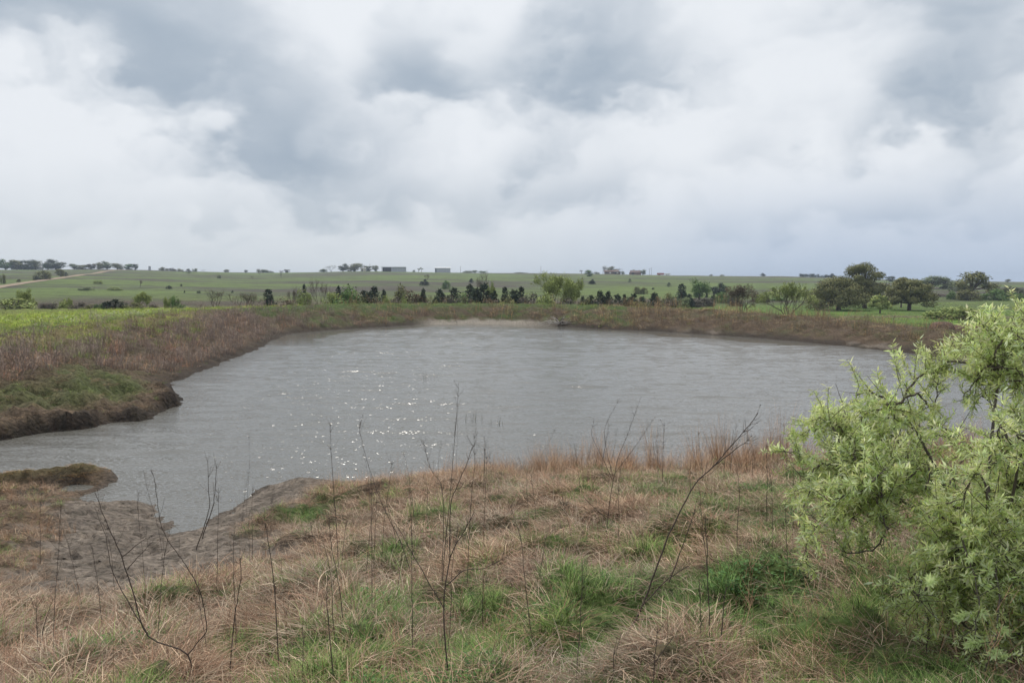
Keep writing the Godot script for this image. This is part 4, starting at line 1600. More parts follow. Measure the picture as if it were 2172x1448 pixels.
func build_near() -> void:
	weed("tallest thin dark stem rising well above the water in the middle", -0.62, -6.57, 0.0048, 14, [[Vector2(-0.00, -0.00), Vector2(0.04, 0.43), Vector2(0.08, 0.81), Vector2(0.14, 1.48), Vector2(0.16, 1.80)]])
	weed("forked leafless sapling at the bottom middle with arms spreading both ways", -0.37, -4.29, 0.0064, 10, [[Vector2(-0.00, -0.00), Vector2(-0.02, 0.41), Vector2(0.02, 0.71), Vector2(0.10, 0.87), Vector2(0.16, 0.98)], [Vector2(-0.02, 0.40), Vector2(-0.12, 0.58), Vector2(-0.22, 0.76), Vector2(-0.28, 0.87)], [Vector2(-0.01, 0.54), Vector2(0.10, 0.65), Vector2(0.22, 0.68), Vector2(0.34, 0.76)], [Vector2(0.02, 0.71), Vector2(0.03, 1.04), Vector2(0.10, 1.23), Vector2(0.16, 1.40)]])
	weed("thin stem slanting left over the water beside the tallest dark stem", -0.97, -7.54, 0.0048, 14, [[Vector2(-0.00, 0.00), Vector2(-0.15, 0.41), Vector2(-0.34, 0.80), Vector2(-0.48, 1.19), Vector2(-0.57, 1.53), Vector2(-0.57, 1.63)]])
	weed("straight upright thin stem left of the slanting one reaching over the mud spit", -1.68, -7.21, 0.0048, 14, [[Vector2(0.01, 0.00), Vector2(-0.03, 0.71), Vector2(-0.06, 1.18), Vector2(-0.06, 1.45)]])
	weed("dark stick cut by the bottom edge below the straight upright stem", -1.02, -4.23, 0.0056, 4, [[Vector2(-0.00, 0.00), Vector2(-0.03, 0.37), Vector2(-0.03, 0.62)]])
	weed("short slim stem close left of a forked pair in the dry grass", -1.44, -7.72, 0.0040, 8, [[Vector2(-0.00, -0.00), Vector2(0.04, 0.46), Vector2(0.07, 0.82)]])
	weed("slim stem with a small spiky top just above the near shore", -1.36, -7.75, 0.0032, 9, [[Vector2(-0.00, -0.01), Vector2(0.04, 0.55), Vector2(0.11, 0.99), Vector2(0.13, 1.17)]])
	weed("crooked stem bending left in front of the shallow water", -0.63, -6.66, 0.0040, 14, [[Vector2(0.00, 0.01), Vector2(0.02, 0.80), Vector2(-0.09, 1.04), Vector2(-0.15, 1.29)]])
	weed("upright thin stem right of the tallest dark stem", -0.40, -6.56, 0.0032, 16, [[Vector2(0.00, -0.01), Vector2(0.05, 0.80), Vector2(0.08, 1.09), Vector2(0.07, 1.36)]])
	weed("wispy stem with fine twigs at the right of the middle stem group", -0.31, -7.87, 0.0032, 18, [[Vector2(-0.00, 0.00), Vector2(0.03, 0.64), Vector2(0.04, 0.94), Vector2(0.02, 1.11)]])
	weed("short thick dark stake in the grass below the wispy stem", -0.23, -5.72, 0.0056, 2, [[Vector2(0.00, -0.00), Vector2(0.01, 0.48)]])
	weed("leaning brown stub in the middle of the grass slope", 0.21, -6.26, 0.0048, 2, [[Vector2(-0.00, -0.00), Vector2(0.04, 0.21), Vector2(0.08, 0.45)]])
	weed("long bare stalk from the bottom edge right of the middle", 0.36, -4.19, 0.0040, 5, [[Vector2(0.00, -0.00), Vector2(0.03, 0.34), Vector2(0.04, 0.68)]])
	weed("open leafless sapling with many arms over the water right of the middle", 1.02, -8.17, 0.0056, 8, [[Vector2(-0.00, -0.00), Vector2(0.04, 0.39), Vector2(0.08, 0.68), Vector2(0.13, 0.93), Vector2(0.22, 1.16), Vector2(0.29, 1.37), Vector2(0.36, 1.58)], [Vector2(0.08, 0.68), Vector2(-0.00, 1.01), Vector2(-0.00, 1.24), Vector2(0.16, 1.53)], [Vector2(0.10, 0.75), Vector2(0.30, 1.01), Vector2(0.53, 1.35)], [Vector2(0.01, 0.23), Vector2(-0.18, 0.42), Vector2(-0.27, 0.55), Vector2(-0.33, 0.86), Vector2(-0.37, 1.12)], [Vector2(0.07, 0.65), Vector2(-0.06, 0.94), Vector2(-0.17, 1.17), Vector2(-0.15, 1.33)]])
	weed("large dark sapling leaning far right across the grass bank", 0.63, -4.82, 0.0088, 18, [[Vector2(0.00, -0.00), Vector2(0.17, 0.18), Vector2(0.27, 0.45), Vector2(0.35, 0.70), Vector2(0.43, 0.89), Vector2(0.53, 1.09), Vector2(0.64, 1.21), Vector2(0.75, 1.34), Vector2(0.84, 1.45), Vector2(0.91, 1.55)], [Vector2(0.21, 0.28), Vector2(0.38, 0.44), Vector2(0.52, 0.52)], [Vector2(0.38, 0.44), Vector2(0.47, 0.67), Vector2(0.56, 0.91)], [Vector2(0.64, 1.21), Vector2(0.79, 1.31), Vector2(0.88, 1.37)], [Vector2(0.17, 0.18), Vector2(0.33, 0.20), Vector2(0.51, 0.15)]])
	weed("thin rod leaning right at the water edge beside the reddish grass", 5.92, -18.14, 0.0032, 3, [[Vector2(0.00, 0.00), Vector2(0.21, 0.45), Vector2(0.41, 0.87)]])
	weed("grey stalk tallest in the clump left of the leafy bush", 1.16, -4.35, 0.0048, 5, [[Vector2(0.00, 0.00), Vector2(-0.02, 0.42), Vector2(-0.04, 0.73)]])
	weed("thick grey stalk leaning right in the clump left of the leafy bush", 1.19, -4.24, 0.0064, 3, [[Vector2(0.00, -0.00), Vector2(0.02, 0.20), Vector2(0.04, 0.38)]])
	weed("short grey stalk leftmost in the clump left of the leafy bush", 1.10, -4.28, 0.0040, 3, [[Vector2(-0.01, 0.01), Vector2(-0.01, 0.19), Vector2(-0.02, 0.38)]])
	weed("slim stalk standing midway between the grey clump and the leafy bush", 2.02, -5.47, 0.0032, 5, [[Vector2(-0.00, -0.01), Vector2(-0.01, 0.25), Vector2(-0.02, 0.48)]])
	weed("reddish stem standing by the shore end of the leafy bush", 2.82, -7.31, 0.0040, 5, [[Vector2(-0.00, 0.01), Vector2(-0.01, 0.22), Vector2(-0.02, 0.40)]])
	weed("reddish stem half hidden by the left twigs of the leafy bush", 3.64, -8.45, 0.0040, 5, [[Vector2(-0.00, 0.00), Vector2(-0.01, 0.21), Vector2(-0.00, 0.43)]])
	weed("short dark stalk at the bottom edge under the leaning sapling", 0.53, -3.91, 0.0048, 3, [[Vector2(0.00, -0.01), Vector2(0.01, 0.20)]])
	weed("forked brown stalk at the bottom edge right of the leaning sapling", 0.72, -3.79, 0.0048, 4, [[Vector2(0.00, 0.00), Vector2(0.01, 0.14), Vector2(0.02, 0.29)], [Vector2(0.01, 0.10), Vector2(0.06, 0.19), Vector2(0.10, 0.26)]])
	weed("big many armed leafless sapling left of the bottom middle", -2.06, -4.76, 0.0072, 8, [[Vector2(-0.00, 0.01), Vector2(-0.02, 0.19), Vector2(-0.26, 0.32), Vector2(-0.33, 0.58), Vector2(-0.39, 0.85), Vector2(-0.44, 1.00), Vector2(-0.48, 1.12), Vector2(-0.52, 1.27)], [Vector2(-0.26, 0.32), Vector2(-0.37, 0.50), Vector2(-0.49, 0.73), Vector2(-0.53, 0.95), Vector2(-0.60, 1.14)], [Vector2(-0.02, 0.19), Vector2(0.08, 0.31), Vector2(0.14, 0.39), Vector2(0.15, 0.55), Vector2(0.14, 0.71), Vector2(0.10, 0.84), Vector2(0.07, 0.91), Vector2(0.02, 1.02), Vector2(-0.01, 1.15), Vector2(-0.00, 1.30), Vector2(0.01, 1.43), Vector2(0.00, 1.50)], [Vector2(0.08, 0.90), Vector2(0.12, 1.03), Vector2(0.15, 1.15), Vector2(0.14, 1.29), Vector2(0.13, 1.46)], [Vector2(0.12, 0.97), Vector2(0.18, 1.16), Vector2(0.19, 1.25), Vector2(0.20, 1.43)], [Vector2(-0.39, 0.85), Vector2(-0.29, 0.93), Vector2(-0.21, 0.99)], [Vector2(-0.36, 0.77), Vector2(-0.30, 0.84), Vector2(-0.22, 0.93)]])
	weed("dark curved stem from the bottom edge right of the many armed sapling", -1.53, -4.85, 0.0056, 6, [[Vector2(-0.00, -0.00), Vector2(-0.03, 0.56), Vector2(-0.08, 0.92), Vector2(-0.11, 1.08)]])
	weed("dark straight stem of the close pair right of the many armed sapling", -1.91, -4.97, 0.0064, 6, [[Vector2(0.00, -0.01), Vector2(0.05, 0.35), Vector2(0.09, 0.57), Vector2(0.13, 0.77), Vector2(0.12, 0.87)]])
	weed("thin stem of the close pair right of the many armed sapling", -2.03, -5.44, 0.0040, 7, [[Vector2(-0.00, -0.00), Vector2(0.00, 0.34), Vector2(-0.01, 0.80), Vector2(0.00, 0.95)]])
	weed("slender stem with a brown seed tip in front of the small mud inlet", -2.91, -7.33, 0.0040, 12, [[Vector2(0.00, 0.00), Vector2(0.07, 0.69), Vector2(0.10, 1.07)]])
	weed("slim upright stem seen against the glittering water at left", -4.88, -13.74, 0.0032, 10, [[Vector2(-0.00, -0.00), Vector2(0.05, 0.53), Vector2(0.09, 1.05), Vector2(0.09, 1.57)]])
	weed("bent weed stalk in the dry grass at the lower left corner", -3.53, -5.49, 0.0048, 5, [[Vector2(-0.00, 0.00), Vector2(0.07, 0.24), Vector2(0.16, 0.47)]])
	weed("straight weed stalk close beside the bent one at lower left", -3.49, -5.45, 0.0040, 5, [[Vector2(-0.00, 0.00), Vector2(0.00, 0.25), Vector2(0.00, 0.43)]])
	weed("thin stem rising from the middle of the bare mud", -4.56, -9.79, 0.0032, 10, [[Vector2(0.01, -0.00), Vector2(-0.07, 0.61), Vector2(-0.16, 0.97), Vector2(-0.22, 1.33)]])
	weed("short stub near the green patch right of the mud", -2.27, -7.36, 0.0040, 2, [[Vector2(-0.00, 0.01), Vector2(-0.00, 0.14), Vector2(0.01, 0.27)]])
	weed("weed stalk low in the grass at the bottom left of the middle", -1.23, -4.32, 0.0040, 3, [[Vector2(0.00, 0.00), Vector2(0.01, 0.12), Vector2(0.02, 0.26)]])
	weed("stem with small dry pods leaning right over the reeds in the water", 0.43, -15.47, 0.0024, 8, [[Vector2(-0.00, -0.00), Vector2(0.14, 0.34), Vector2(0.33, 0.68), Vector2(0.45, 0.93)]])
	# more thin upright stalks like one another
	var rng := RandomNumberGenerator.new()
	rng.seed = 4242
	for k in 62:
		var r := rng.randf_range(4.6, 15.0)
		var az := deg_to_rad(rng.randf_range(-33, 16) if k % 3 else rng.randf_range(-20, 26))
		var x := sin(az) * r
		var z := -cos(az) * r
		var s := shore(x, z)
		if s < 1.0 or mud(x, z, s) > 0.4:
			continue
		var tall := rng.randf_range(0.45, 1.15)
		var lean := rng.randf_range(-0.2, 0.2) * tall
		weed("thin upright dead stalk, one of many alike in the near grass", x, z, rng.randf_range(0.0026, 0.0048), rng.randi_range(4, 12), [[Vector2(0, 0), Vector2(lean * 0.3, tall * 0.35), Vector2(lean * 0.6 + rng.randf_range(-0.02, 0.02), tall * 0.7), Vector2(lean, tall)]])
	leafy_bush()


func build_landscape() -> void:
	strip("dirt_road", "pale dirt road climbing the hill at the left", [[-152.0, -215.0], [-170.8, -256.4], [-185.6, -295.0], [-203.0, -342.9], [-235.8, -424.8], [-269.3, -507.6], [-305.6, -589.7], [-322.0, -650.0]], 4.5, 0.15, paint(Color(0.29, 0.225, 0.16), 0.95))
	pool("pale sliver of water on the far left plain", -130.0, -270.0, 6.8, 4.0)
	pool("small pale sliver of water right of the longer one", -114.5, -272.0, 2.8, 2.5)
	skyline_buildings()
	plant("round", "fresh", -403.9, -613.3, 9.8, 8.3, "round green tree at the far left end of the skyline", "tree")
	plant("round", "oak", -397.6, -617.5, 11.4, 7.9, "dark spreading tree over the left end of the white mobile home", "tree")
	plant("round", "dark", -391.6, -621.3, 11.5, 8.3, "dark dense tree behind the middle of the white mobile home", "tree")
	plant("round", "oak", -386.4, -624.5, 7.7, 7.2, "brownish green tree at the right end of the white mobile home", "tree")
	plant("round", "fresh", -379.4, -628.8, 8.5, 6.0, "low green tree tucked against the left side of a big dark dome tree", "tree")
	plant("round", "dark", -374.6, -631.7, 14.8, 8.2, "big dark dome shaped tree right of the mobile home on the left skyline", "tree")
	plant("round", "pale", -363.3, -638.4, 7.1, 4.7, "small pale green tree just left of the row along the dirt road", "tree")
	plant("round", "oak", -358.5, -641.0, 9.5, 3.9, "dull green tree starting the row of trees above the dirt road", "tree")
	plant("round", "grey", -352.5, -644.4, 7.9, 4.3, "greyish tree second in the row above the dirt road", "tree")
	plant("bush", "oak", -347.9, -646.9, 8.0, 5.8, "olive bushy tree in the middle of the row above the dirt road", "tree")
	plant("round", "pale", -342.3, -649.9, 8.8, 6.7, "tallest pale green tree in the row above the dirt road", "tree")
	plant("round", "oak", -335.1, -653.7, 8.8, 5.3, "dense olive tree near the crest end of the dirt road", "tree")
	plant("round", "fresh", -327.8, -657.4, 8.1, 5.1, "green tree right of the dirt road crest beside a thin dark one", "tree")
	plant("round", "dark", -322.9, -659.8, 4.9, 4.9, "thin dark tree just left of the small grey silo", "tree")
	plant("bush", "oak", -200.4, -327.4, 6.0, 4.0, "grey green shrub clump on the slope left of the dirt road", "shrub")
	plant("bush", "dark", -197.8, -320.3, 2.8, 1.8, "low dark shrub at the foot of the grey green clump left of the road", "shrub")
	plant("round", "oak", -219.1, -373.0, 3.4, 3.9, "small rounded tree on the slope close above the dirt road", "tree")
	plant("cedar", "cedar", -216.8, -373.7, 1.9, 2.3, "slim dark evergreen beside the small tree above the dirt road", "evergreen")
	plant("bush", "oak", -191.3, -298.0, 1.5, 1.3, "tiny round shrub alone on the slope above the dirt road", "shrub")
	plant("bush", "oak", -184.9, -278.9, 1.7, 3.6, "shrub cut by the left edge of the picture above the dirt road", "shrub")
	plant("bush", "oak", -303.2, -669.1, 6.6, 3.2, "first bush of the short hedge right of the small silo", "shrub")
	plant("bush", "grey", -298.1, -671.4, 6.6, 2.6, "greyish bush in the middle of the short hedge right of the silo", "shrub")
	plant("bush", "oak", -292.6, -673.9, 7.5, 2.4, "low olive bush near the right end of the short skyline hedge", "shrub")
	plant("cedar", "cedar", -217.8, -517.7, 4.8, 3.1, "single dark evergreen just below the left skyline", "evergreen")
	plant("bush", "pale", -280.3, -679.1, 4.2, 2.8, "pale bush just right of the single dark skyline evergreen", "shrub")
	plant("bare", "grey", -273.5, -681.9, 3.8, 2.1, "thin bare tree on the skyline left of the small round one", "bare tree")
	plant("round", "oak", -255.9, -688.7, 4.2, 2.6, "tiny round tree alone on the skyline left of the barns", "tree")
	plant("round", "dark", -240.2, -694.4, 2.6, 2.4, "tiny dark tree like a dot on the left skyline", "tree")
	plant("bare", "grey", -186.9, -569.8, 4.2, 4.2, "small bare tree standing just below the skyline hump", "bare tree")
	plant("bush", "pale", -227.1, -698.8, 8.6, 3.0, "pale bush group on the skyline behind a small bare tree", "shrub")
	plant("bush", "pale", -221.3, -700.7, 6.9, 2.2, "low pale bush at the right end of the small skyline group", "shrub")
	plant("bare", "grey", -136.3, -453.6, 3.3, 4.1, "leafless little tree on the green slope below the skyline bushes", "bare tree")
	plant("round", "grey", -206.3, -705.3, 4.3, 3.0, "small greyish tree left of the wide gap on the skyline", "tree")
	plant("bare", "pale", -168.0, -715.4, 8.8, 6.2, "feathery half bare tree left of the dark oaks by the barn", "bare tree")
	plant("bush", "pale", -175.1, -713.7, 7.0, 2.9, "pale low bush left of the feathery half bare skyline tree", "shrub")
	plant("round", "dark", -157.6, -717.8, 8.8, 7.3, "dense dark oak leftmost of the two big trees by the shed", "tree")
	plant("round", "oak", -147.5, -720.0, 14.2, 7.6, "wide olive oak between the dark oak and the small shed", "tree")
	plant("round", "oak", -135.1, -722.4, 7.1, 5.4, "oak crown showing above the small pale shed", "tree")
	plant("round", "oak", -128.7, -723.6, 6.2, 5.5, "flat topped tree between the shed and the open barn", "tree")
	plant("palm", "oak", -88.6, -729.6, 2.7, 3.5, "left one of two tiny long stemmed trees between the barns", "tree")
	plant("palm", "oak", -85.9, -729.9, 2.7, 4.5, "right one of two tiny long stemmed trees between the barns", "tree")
	plant("bush", "dark", -93.0, -729.1, 2.2, 2.1, "tiny dark bush right of the open fronted barn", "shrub")
	plant("bush", "pale", -41.4, -733.8, 9.0, 2.3, "pale low bush group right of the second metal barn", "shrub")
	plant("round", "pale", -35.6, -734.1, 5.4, 2.4, "pale little tree beside the low bushes right of the barns", "tree")
	plant("round", "fresh", -27.9, -734.5, 7.2, 2.1, "light green tree top right of the barns on the skyline", "tree")
	plant("bush", "pale", 7.7, -735.0, 11.8, 0.9, "pale bushes low on the skyline left of the thin pole", "shrub")
	plant("bare", "grey", 66.4, -732.0, 4.5, 3.8, "spindly bare tree left of the farmhouse group", "bare tree")
	plant("round", "fresh", 54.3, -539.8, 5.3, 4.6, "small fresh green tree below the farmhouse group", "tree")
	plant("bush", "oak", 80.2, -730.6, 5.4, 2.3, "low olive bush left of the farmhouse roofs", "shrub")
	plant("bare", "oak", 86.4, -729.9, 9.9, 8.1, "big airy half bare oak left of the farmhouse", "tree")
	plant("round", "oak", 93.9, -728.9, 9.9, 7.4, "olive oak right behind the farmhouse roof", "tree")
	plant("bare", "grey", 101.8, -727.9, 5.4, 5.8, "pale leafless tree between farmhouse and red barn", "bare tree")
	plant("round", "pale", 104.8, -727.4, 3.6, 3.1, "tiny pale tree beside the farmhouse right end", "tree")
	plant("round", "oak", 114.4, -726.0, 4.5, 4.7, "round tree peeping over the red brown barn roof", "tree")
	plant("round", "pale", 123.1, -724.6, 5.8, 5.3, "grey green tree between the red brown barn and two poles", "tree")
	plant("bush", "dark", 184.1, -711.4, 2.6, 1.7, "tiny dark bush alone on the right skyline field", "shrub")
	plant("bush", "pale", 193.9, -708.8, 3.5, 1.5, "tiny pale bush right of a tiny dark one on the skyline", "shrub")
	plant("cedar", "cedar", 227.5, -698.7, 4.9, 2.9, "lone dark evergreen on the skyline right of the bare tree", "evergreen")
	plant("bush", "cedar", 260.7, -686.9, 9.3, 3.0, "left clump of the dark evergreen row on the skyline by the oaks", "evergreen")
	plant("bush", "cedar", 269.1, -683.6, 8.4, 3.3, "middle clump of the dark evergreen row on the skyline by the oaks", "evergreen")
	plant("bush", "cedar", 276.4, -680.7, 9.2, 2.8, "low dark clump in the evergreen row left of the tall oak", "evergreen")
	plant("cedar", "cedar", 282.4, -678.2, 7.7, 3.9, "last dark pointed clump of the skyline row touching the tall oak", "evergreen")
	plant("round", "dark", 256.1, -520.0, 4.8, 4.0, "dark round tree seen in the gap between the two big oaks", "tree")
	plant("round", "oak", 361.6, -560.0, 3.1, 2.2, "small tree standing on the skyline at far right", "tree")
	plant("bush", "dark", -116.9, -261.5, 1.8, 1.3, "dark little bush on the plain right of the pale far pond", "shrub")
	plant("bare", "brown", -130.8, -270.1, 2.3, 2.6, "bare brown tree standing at the pale far pond", "bare tree")
	plant("bush", "yellow", -156.5, -290.3, 2.9, 1.4, "yellow green bush on the dark field below the dirt road", "shrub")
	plant("bush", "yellow", -126.0, -242.9, 3.9, 1.3, "wide yellow green bush left of the pale far pond", "shrub")
	plant("bush", "pale", -132.8, -239.5, 3.8, 1.2, "pale green low bush on the plain below the dirt road", "shrub")
	plant("bush", "dark", -123.6, -286.8, 0.7, 0.5, "tiny dark shrub on the green slope above the far pools", "shrub")
	plant("bush", "dark", -102.0, -239.0, 0.4, 0.4, "tiny dark shrub below the small far pool", "shrub")
	plant("bush", "dark", -97.2, -238.0, 1.0, 0.7, "dark low shrub right of the tiny shrub on the left plain", "shrub")
	plant("bush", "dark", -94.7, -242.8, 0.4, 0.4, "tiny dark shrub fourth along the left plain", "shrub")
	plant("bush", "dark", -89.2, -244.8, 0.6, 0.6, "last tiny dark shrub along the left plain before the weeds", "shrub")
	plant("bush", "pale", -157.2, -412.1, 2.0, 1.8, "tiny pale bush on the green slope left of a small bare tree", "shrub")
	plant("bare", "grey", -141.5, -418.7, 1.8, 1.5, "tiny leafless tree by the brown patch on the green slope", "bare tree")
	plant("bush", "yellow", -65.5, -100.0, 5.0, 2.2, "broad yellow green bush at the left edge beyond the field", "shrub")
	plant("willow", "yellow", -66.1, -104.0, 2.5, 3.6, "tall yellow green willow bush at the left beyond the field", "tree")
	plant("bush", "grey", -57.4, -95.0, 2.2, 1.2, "dark twiggy low bush at the far edge of the left field", "shrub")
	plant("bush", "yellow", -57.9, -98.0, 1.6, 1.6, "small yellowish bush between two dark low bushes beyond the field", "shrub")
	plant("willow", "yellow", -58.4, -101.0, 1.4, 2.2, "thin yellow green willow near the dark low bushes", "tree")
	plant("bush", "grey", -54.1, -96.0, 2.1, 1.3, "dark brown thicket left of the green bush pair beyond the field", "shrub")
	plant("bush", "oak", -50.7, -92.0, 2.0, 0.9, "dark green bush left one of the pair beyond the left field", "shrub")
	plant("bush", "fresh", -49.5, -92.0, 1.3, 1.1, "green bush right one of the pair beyond the left field", "shrub")
	plant("cedar", "cedar", -46.6, -90.0, 2.6, 1.6, "broad dark evergreen at the far edge of the left field", "evergreen")
	plant("bush", "dark", -46.0, -91.0, 1.1, 1.3, "dark ragged bush touching the broad evergreen on its right", "shrub")
	plant("bush", "oak", -44.3, -90.0, 2.2, 1.5, "dark olive bush two along from the broad evergreen", "shrub")
	plant("willow", "yellow", -50.8, -106.0, 2.2, 3.2, "hazy yellow green willow behind the dark olive bush", "tree")
	plant("bush", "grey", -41.6, -89.0, 1.1, 1.0, "small grey bush under the hazy yellow willow", "shrub")
	plant("willow", "yellow", -44.6, -99.0, 1.3, 2.5, "slight yellow willow left of the bright leafy sapling", "tree")
	plant("bush", "fresh", -40.3, -92.0, 1.6, 2.3, "bright green leafy sapling at the edge of the brown weeds", "sapling")
	plant("bare", "brown", -41.0, -106.0, 2.5, 3.7, "brown leafless thicket rising behind the left weeds", "thicket")
	plant("bare", "brown", -37.4, -106.0, 3.7, 3.3, "wide reddish brown leafless brush behind the left weeds", "thicket")
	plant("cedar", "cedar", -35.5, -112.0, 2.9, 3.8, "stout dark evergreen leftmost behind the dam", "evergreen")
	plant("bare", "brown", -32.1, -112.0, 1.7, 4.4, "thin bare shrub between the stout evergreen and yellow bush", "shrub")
	plant("cedar", "cedar", -32.5, -120.0, 1.2, 4.8, "small dark evergreen tip above the yellow green bush", "evergreen")
	plant("bush", "yellow", -30.4, -112.0, 2.2, 4.0, "yellow green bush under the small evergreen tip", "shrub")
	plant("bare", "brown", -28.3, -112.0, 2.7, 5.5, "tall twiggy brown bare tree behind the left end of the dam", "bare tree")
	plant("bush", "yellow", -26.0, -112.0, 2.6, 3.8, "yellowish bush left of the bright round green bush", "shrub")
	plant("cedar", "cedar", -26.7, -118.0, 1.7, 4.5, "dark evergreen just left of the bright round green bush", "evergreen")
	plant("bush", "fresh", -23.0, -108.0, 4.4, 4.6, "bright round green bush largest behind the dam", "shrub")
	plant("cedar", "cedar", -21.2, -110.0, 2.6, 4.0, "low dark evergreen right of the bright round green bush", "evergreen")
	plant("cedar", "cedar", -20.1, -112.0, 2.9, 4.6, "tall dark twin tipped evergreen right of the round green bush", "evergreen")
	plant("cedar", "cedar", -18.7, -112.0, 1.9, 4.2, "ragged evergreen right of the tall twin tipped one", "evergreen")
	plant("bush", "yellow", -17.4, -108.0, 1.5, 3.4, "small yellow bush under the ragged evergreen", "shrub")
	plant("bush", "oak", -17.4, -118.0, 3.2, 5.2, "olive see through tree behind the dam left of the tan bush", "tree")
	plant("bush", "brown", -14.0, -110.0, 3.3, 4.5, "rounded tan bush behind the dam", "shrub")
	plant("bush", "yellow", -14.7, -106.0, 2.1, 3.4, "low yellow green bush at the crest in front of the tan bush", "shrub")
	plant("cedar", "cedar", -12.7, -110.0, 1.7, 4.6, "leaning dark evergreen right of the tan bush", "evergreen")
	plant("cedar", "cedar", -35.5, -313.2, 3.1, 2.7, "dark evergreen alone on the slope under a bare snag", "evergreen")
	plant("bare", "brown", -40.9, -366.1, 2.9, 3.8, "bare snag standing above the lone slope evergreen", "bare tree")
	plant("bush", "fresh", -24.1, -282.7, 2.8, 3.4, "round light green bush alone on the middle slope", "shrub")
	plant("cedar", "cedar", -10.6, -112.0, 2.4, 4.5, "grey green evergreen left of the dense evergreen group", "evergreen")
	plant("cedar", "cedar", -8.8, -116.0, 3.0, 4.7, "evergreen at the left of the dense group behind the dam", "evergreen")
	plant("bush", "grey", -8.5, -108.0, 2.5, 3.7, "grey low brush in front of the dense evergreen group", "shrub")
	plant("bush", "fresh", -7.2, -108.0, 2.1, 4.2, "green bush in front of the dense evergreen group", "shrub")
	plant("cedar", "cedar", -6.5, -120.0, 2.6, 5.3, "evergreen left of the grey bare tree in the dense group", "evergreen")
	plant("bare", "grey", -5.2, -126.0, 3.0, 7.3, "tall grey bare tree with green top behind the dense evergreens", "bare tree")
	plant("cedar", "cedar", -4.1, -112.0, 3.6, 5.3, "largest dark cone evergreen in front of the grey bare tree", "evergreen")
	plant("willow", "yellow", -3.2, -120.0, 1.9, 5.8, "yellow green willow right of the grey bare tree", "tree")
	plant("cedar", "cedar", -19.1, -361.7, 2.6, 2.2, "small dark evergreen high on the slope above the dense group", "evergreen")
	plant("cedar", "cedar", -2.5, -112.0, 2.2, 4.4, "dark evergreen right of the largest cone evergreen", "evergreen")
	plant("bush", "brown", -6.2, -106.0, 2.3, 3.8, "tan bush at the crest below the dense evergreens", "shrub")
	plant("cedar", "cedar", -1.1, -114.0, 2.2, 4.9, "pointed evergreen with a thin leader left of the big willow", "evergreen")
	plant("cedar", "cedar", 0.3, -112.0, 3.1, 4.5, "evergreen in the run left of the big yellow green willow", "evergreen")
	plant("cedar", "cedar", 1.4, -114.0, 2.2, 4.9, "highest evergreen in the run left of the big willow", "evergreen")
	plant("bush", "grey", 2.4, -110.0, 2.9, 4.2, "grey green brush beside the big yellow green willow", "shrub")
	plant("willow", "yellow", 6.3, -114.0, 4.5, 7.2, "large yellow green willow in the middle behind the dam", "tree")
	plant("willow", "yellow", 9.1, -118.0, 4.2, 6.6, "right hand yellow green willow joined to the large one", "tree")
	plant("bush", "yellow", 4.4, -108.0, 2.9, 4.0, "low green growth at the foot of the large willow", "shrub")
	plant("cedar", "cedar", 10.5, -114.0, 1.7, 3.5, "small dark evergreen at the right foot of the willows", "evergreen")
	plant("cedar", "cedar", 11.7, -114.0, 2.2, 3.6, "low dark evergreen second right of the willows", "evergreen")
	plant("cedar", "cedar", 13.1, -114.0, 2.7, 4.3, "bushy dark evergreen left half of the wide pair", "evergreen")
	plant("cedar", "cedar", 14.3, -114.0, 2.5, 4.2, "bushy dark evergreen right half of the wide pair", "evergreen")
	plant("cedar", "cedar", 16.0, -116.0, 2.2, 3.8, "evergreen just right of the wide pair", "evergreen")
	plant("cedar", "cedar", 17.0, -116.0, 1.7, 3.7, "thin evergreen second right of the wide pair", "evergreen")
	plant("cedar", "cedar", 18.7, -118.0, 2.5, 3.8, "evergreen with dense base below the twin slope bushes", "evergreen")
	plant("cedar", "cedar", 20.0, -118.0, 2.3, 3.3, "low evergreen right below the twin slope bushes", "evergreen")
	plant("cedar", "cedar", 23.0, -124.0, 3.2, 3.9, "broad evergreen left of the grey thicket", "evergreen")
	plant("bush", "grey", 23.4, -118.0, 3.8, 3.0, "grey leafless thicket at the start of the meadow", "thicket")
	plant("bush", "oak", 31.2, -150.0, 3.2, 3.7, "olive evergreen bush behind the grey thicket", "shrub")
	plant("cedar", "cedar", 37.5, -170.0, 3.7, 5.2, "tall ragged evergreen standing above the grey thicket", "evergreen")
	plant("cedar", "cedar", 38.2, -165.0, 2.0, 3.2, "slim evergreen right of the tall ragged one", "evergreen")
	plant("bush", "pale", 30.9, -140.0, 3.7, 3.1, "pale green shrub at the meadow edge below the ragged evergreen", "shrub")
	plant("round", "fresh", 52.7, -215.0, 4.5, 5.9, "fresh green tree on the slope left of the dark round one", "tree")
	plant("round", "cedar", 64.6, -240.0, 4.1, 3.9, "dark round evergreen on the slope right of the fresh green tree", "tree")
	plant("cedar", "cedar", 48.2, -190.0, 1.3, 2.9, "small dark evergreen left one of two under the dark round tree", "evergreen")
	plant("cedar", "cedar", 50.0, -190.0, 1.3, 3.0, "small dark evergreen right one of two under the dark round tree", "evergreen")
	plant("bush", "grey", 44.4, -178.0, 4.4, 2.3, "grey brush at the meadow edge under the fresh green tree", "thicket")
	plant("bush", "fresh", 54.5, -200.0, 3.2, 2.8, "green bush below the dark round tree", "shrub")
	plant("bush", "grey", 52.9, -182.0, 3.4, 2.5, "grey brush left of the spreading bare tree", "thicket")
	plant("cedar", "cedar", 37.0, -353.1, 3.2, 2.4, "greyish evergreen left on the slope below the farmhouse", "evergreen")
	plant("cedar", "cedar", 59.5, -387.9, 1.6, 1.9, "tiny pointed evergreen on the slope below the red brown barn", "evergreen")
	plant("bush", "oak", 40.5, -248.2, 2.4, 2.7, "left of twin olive bushes on the slope", "shrub")
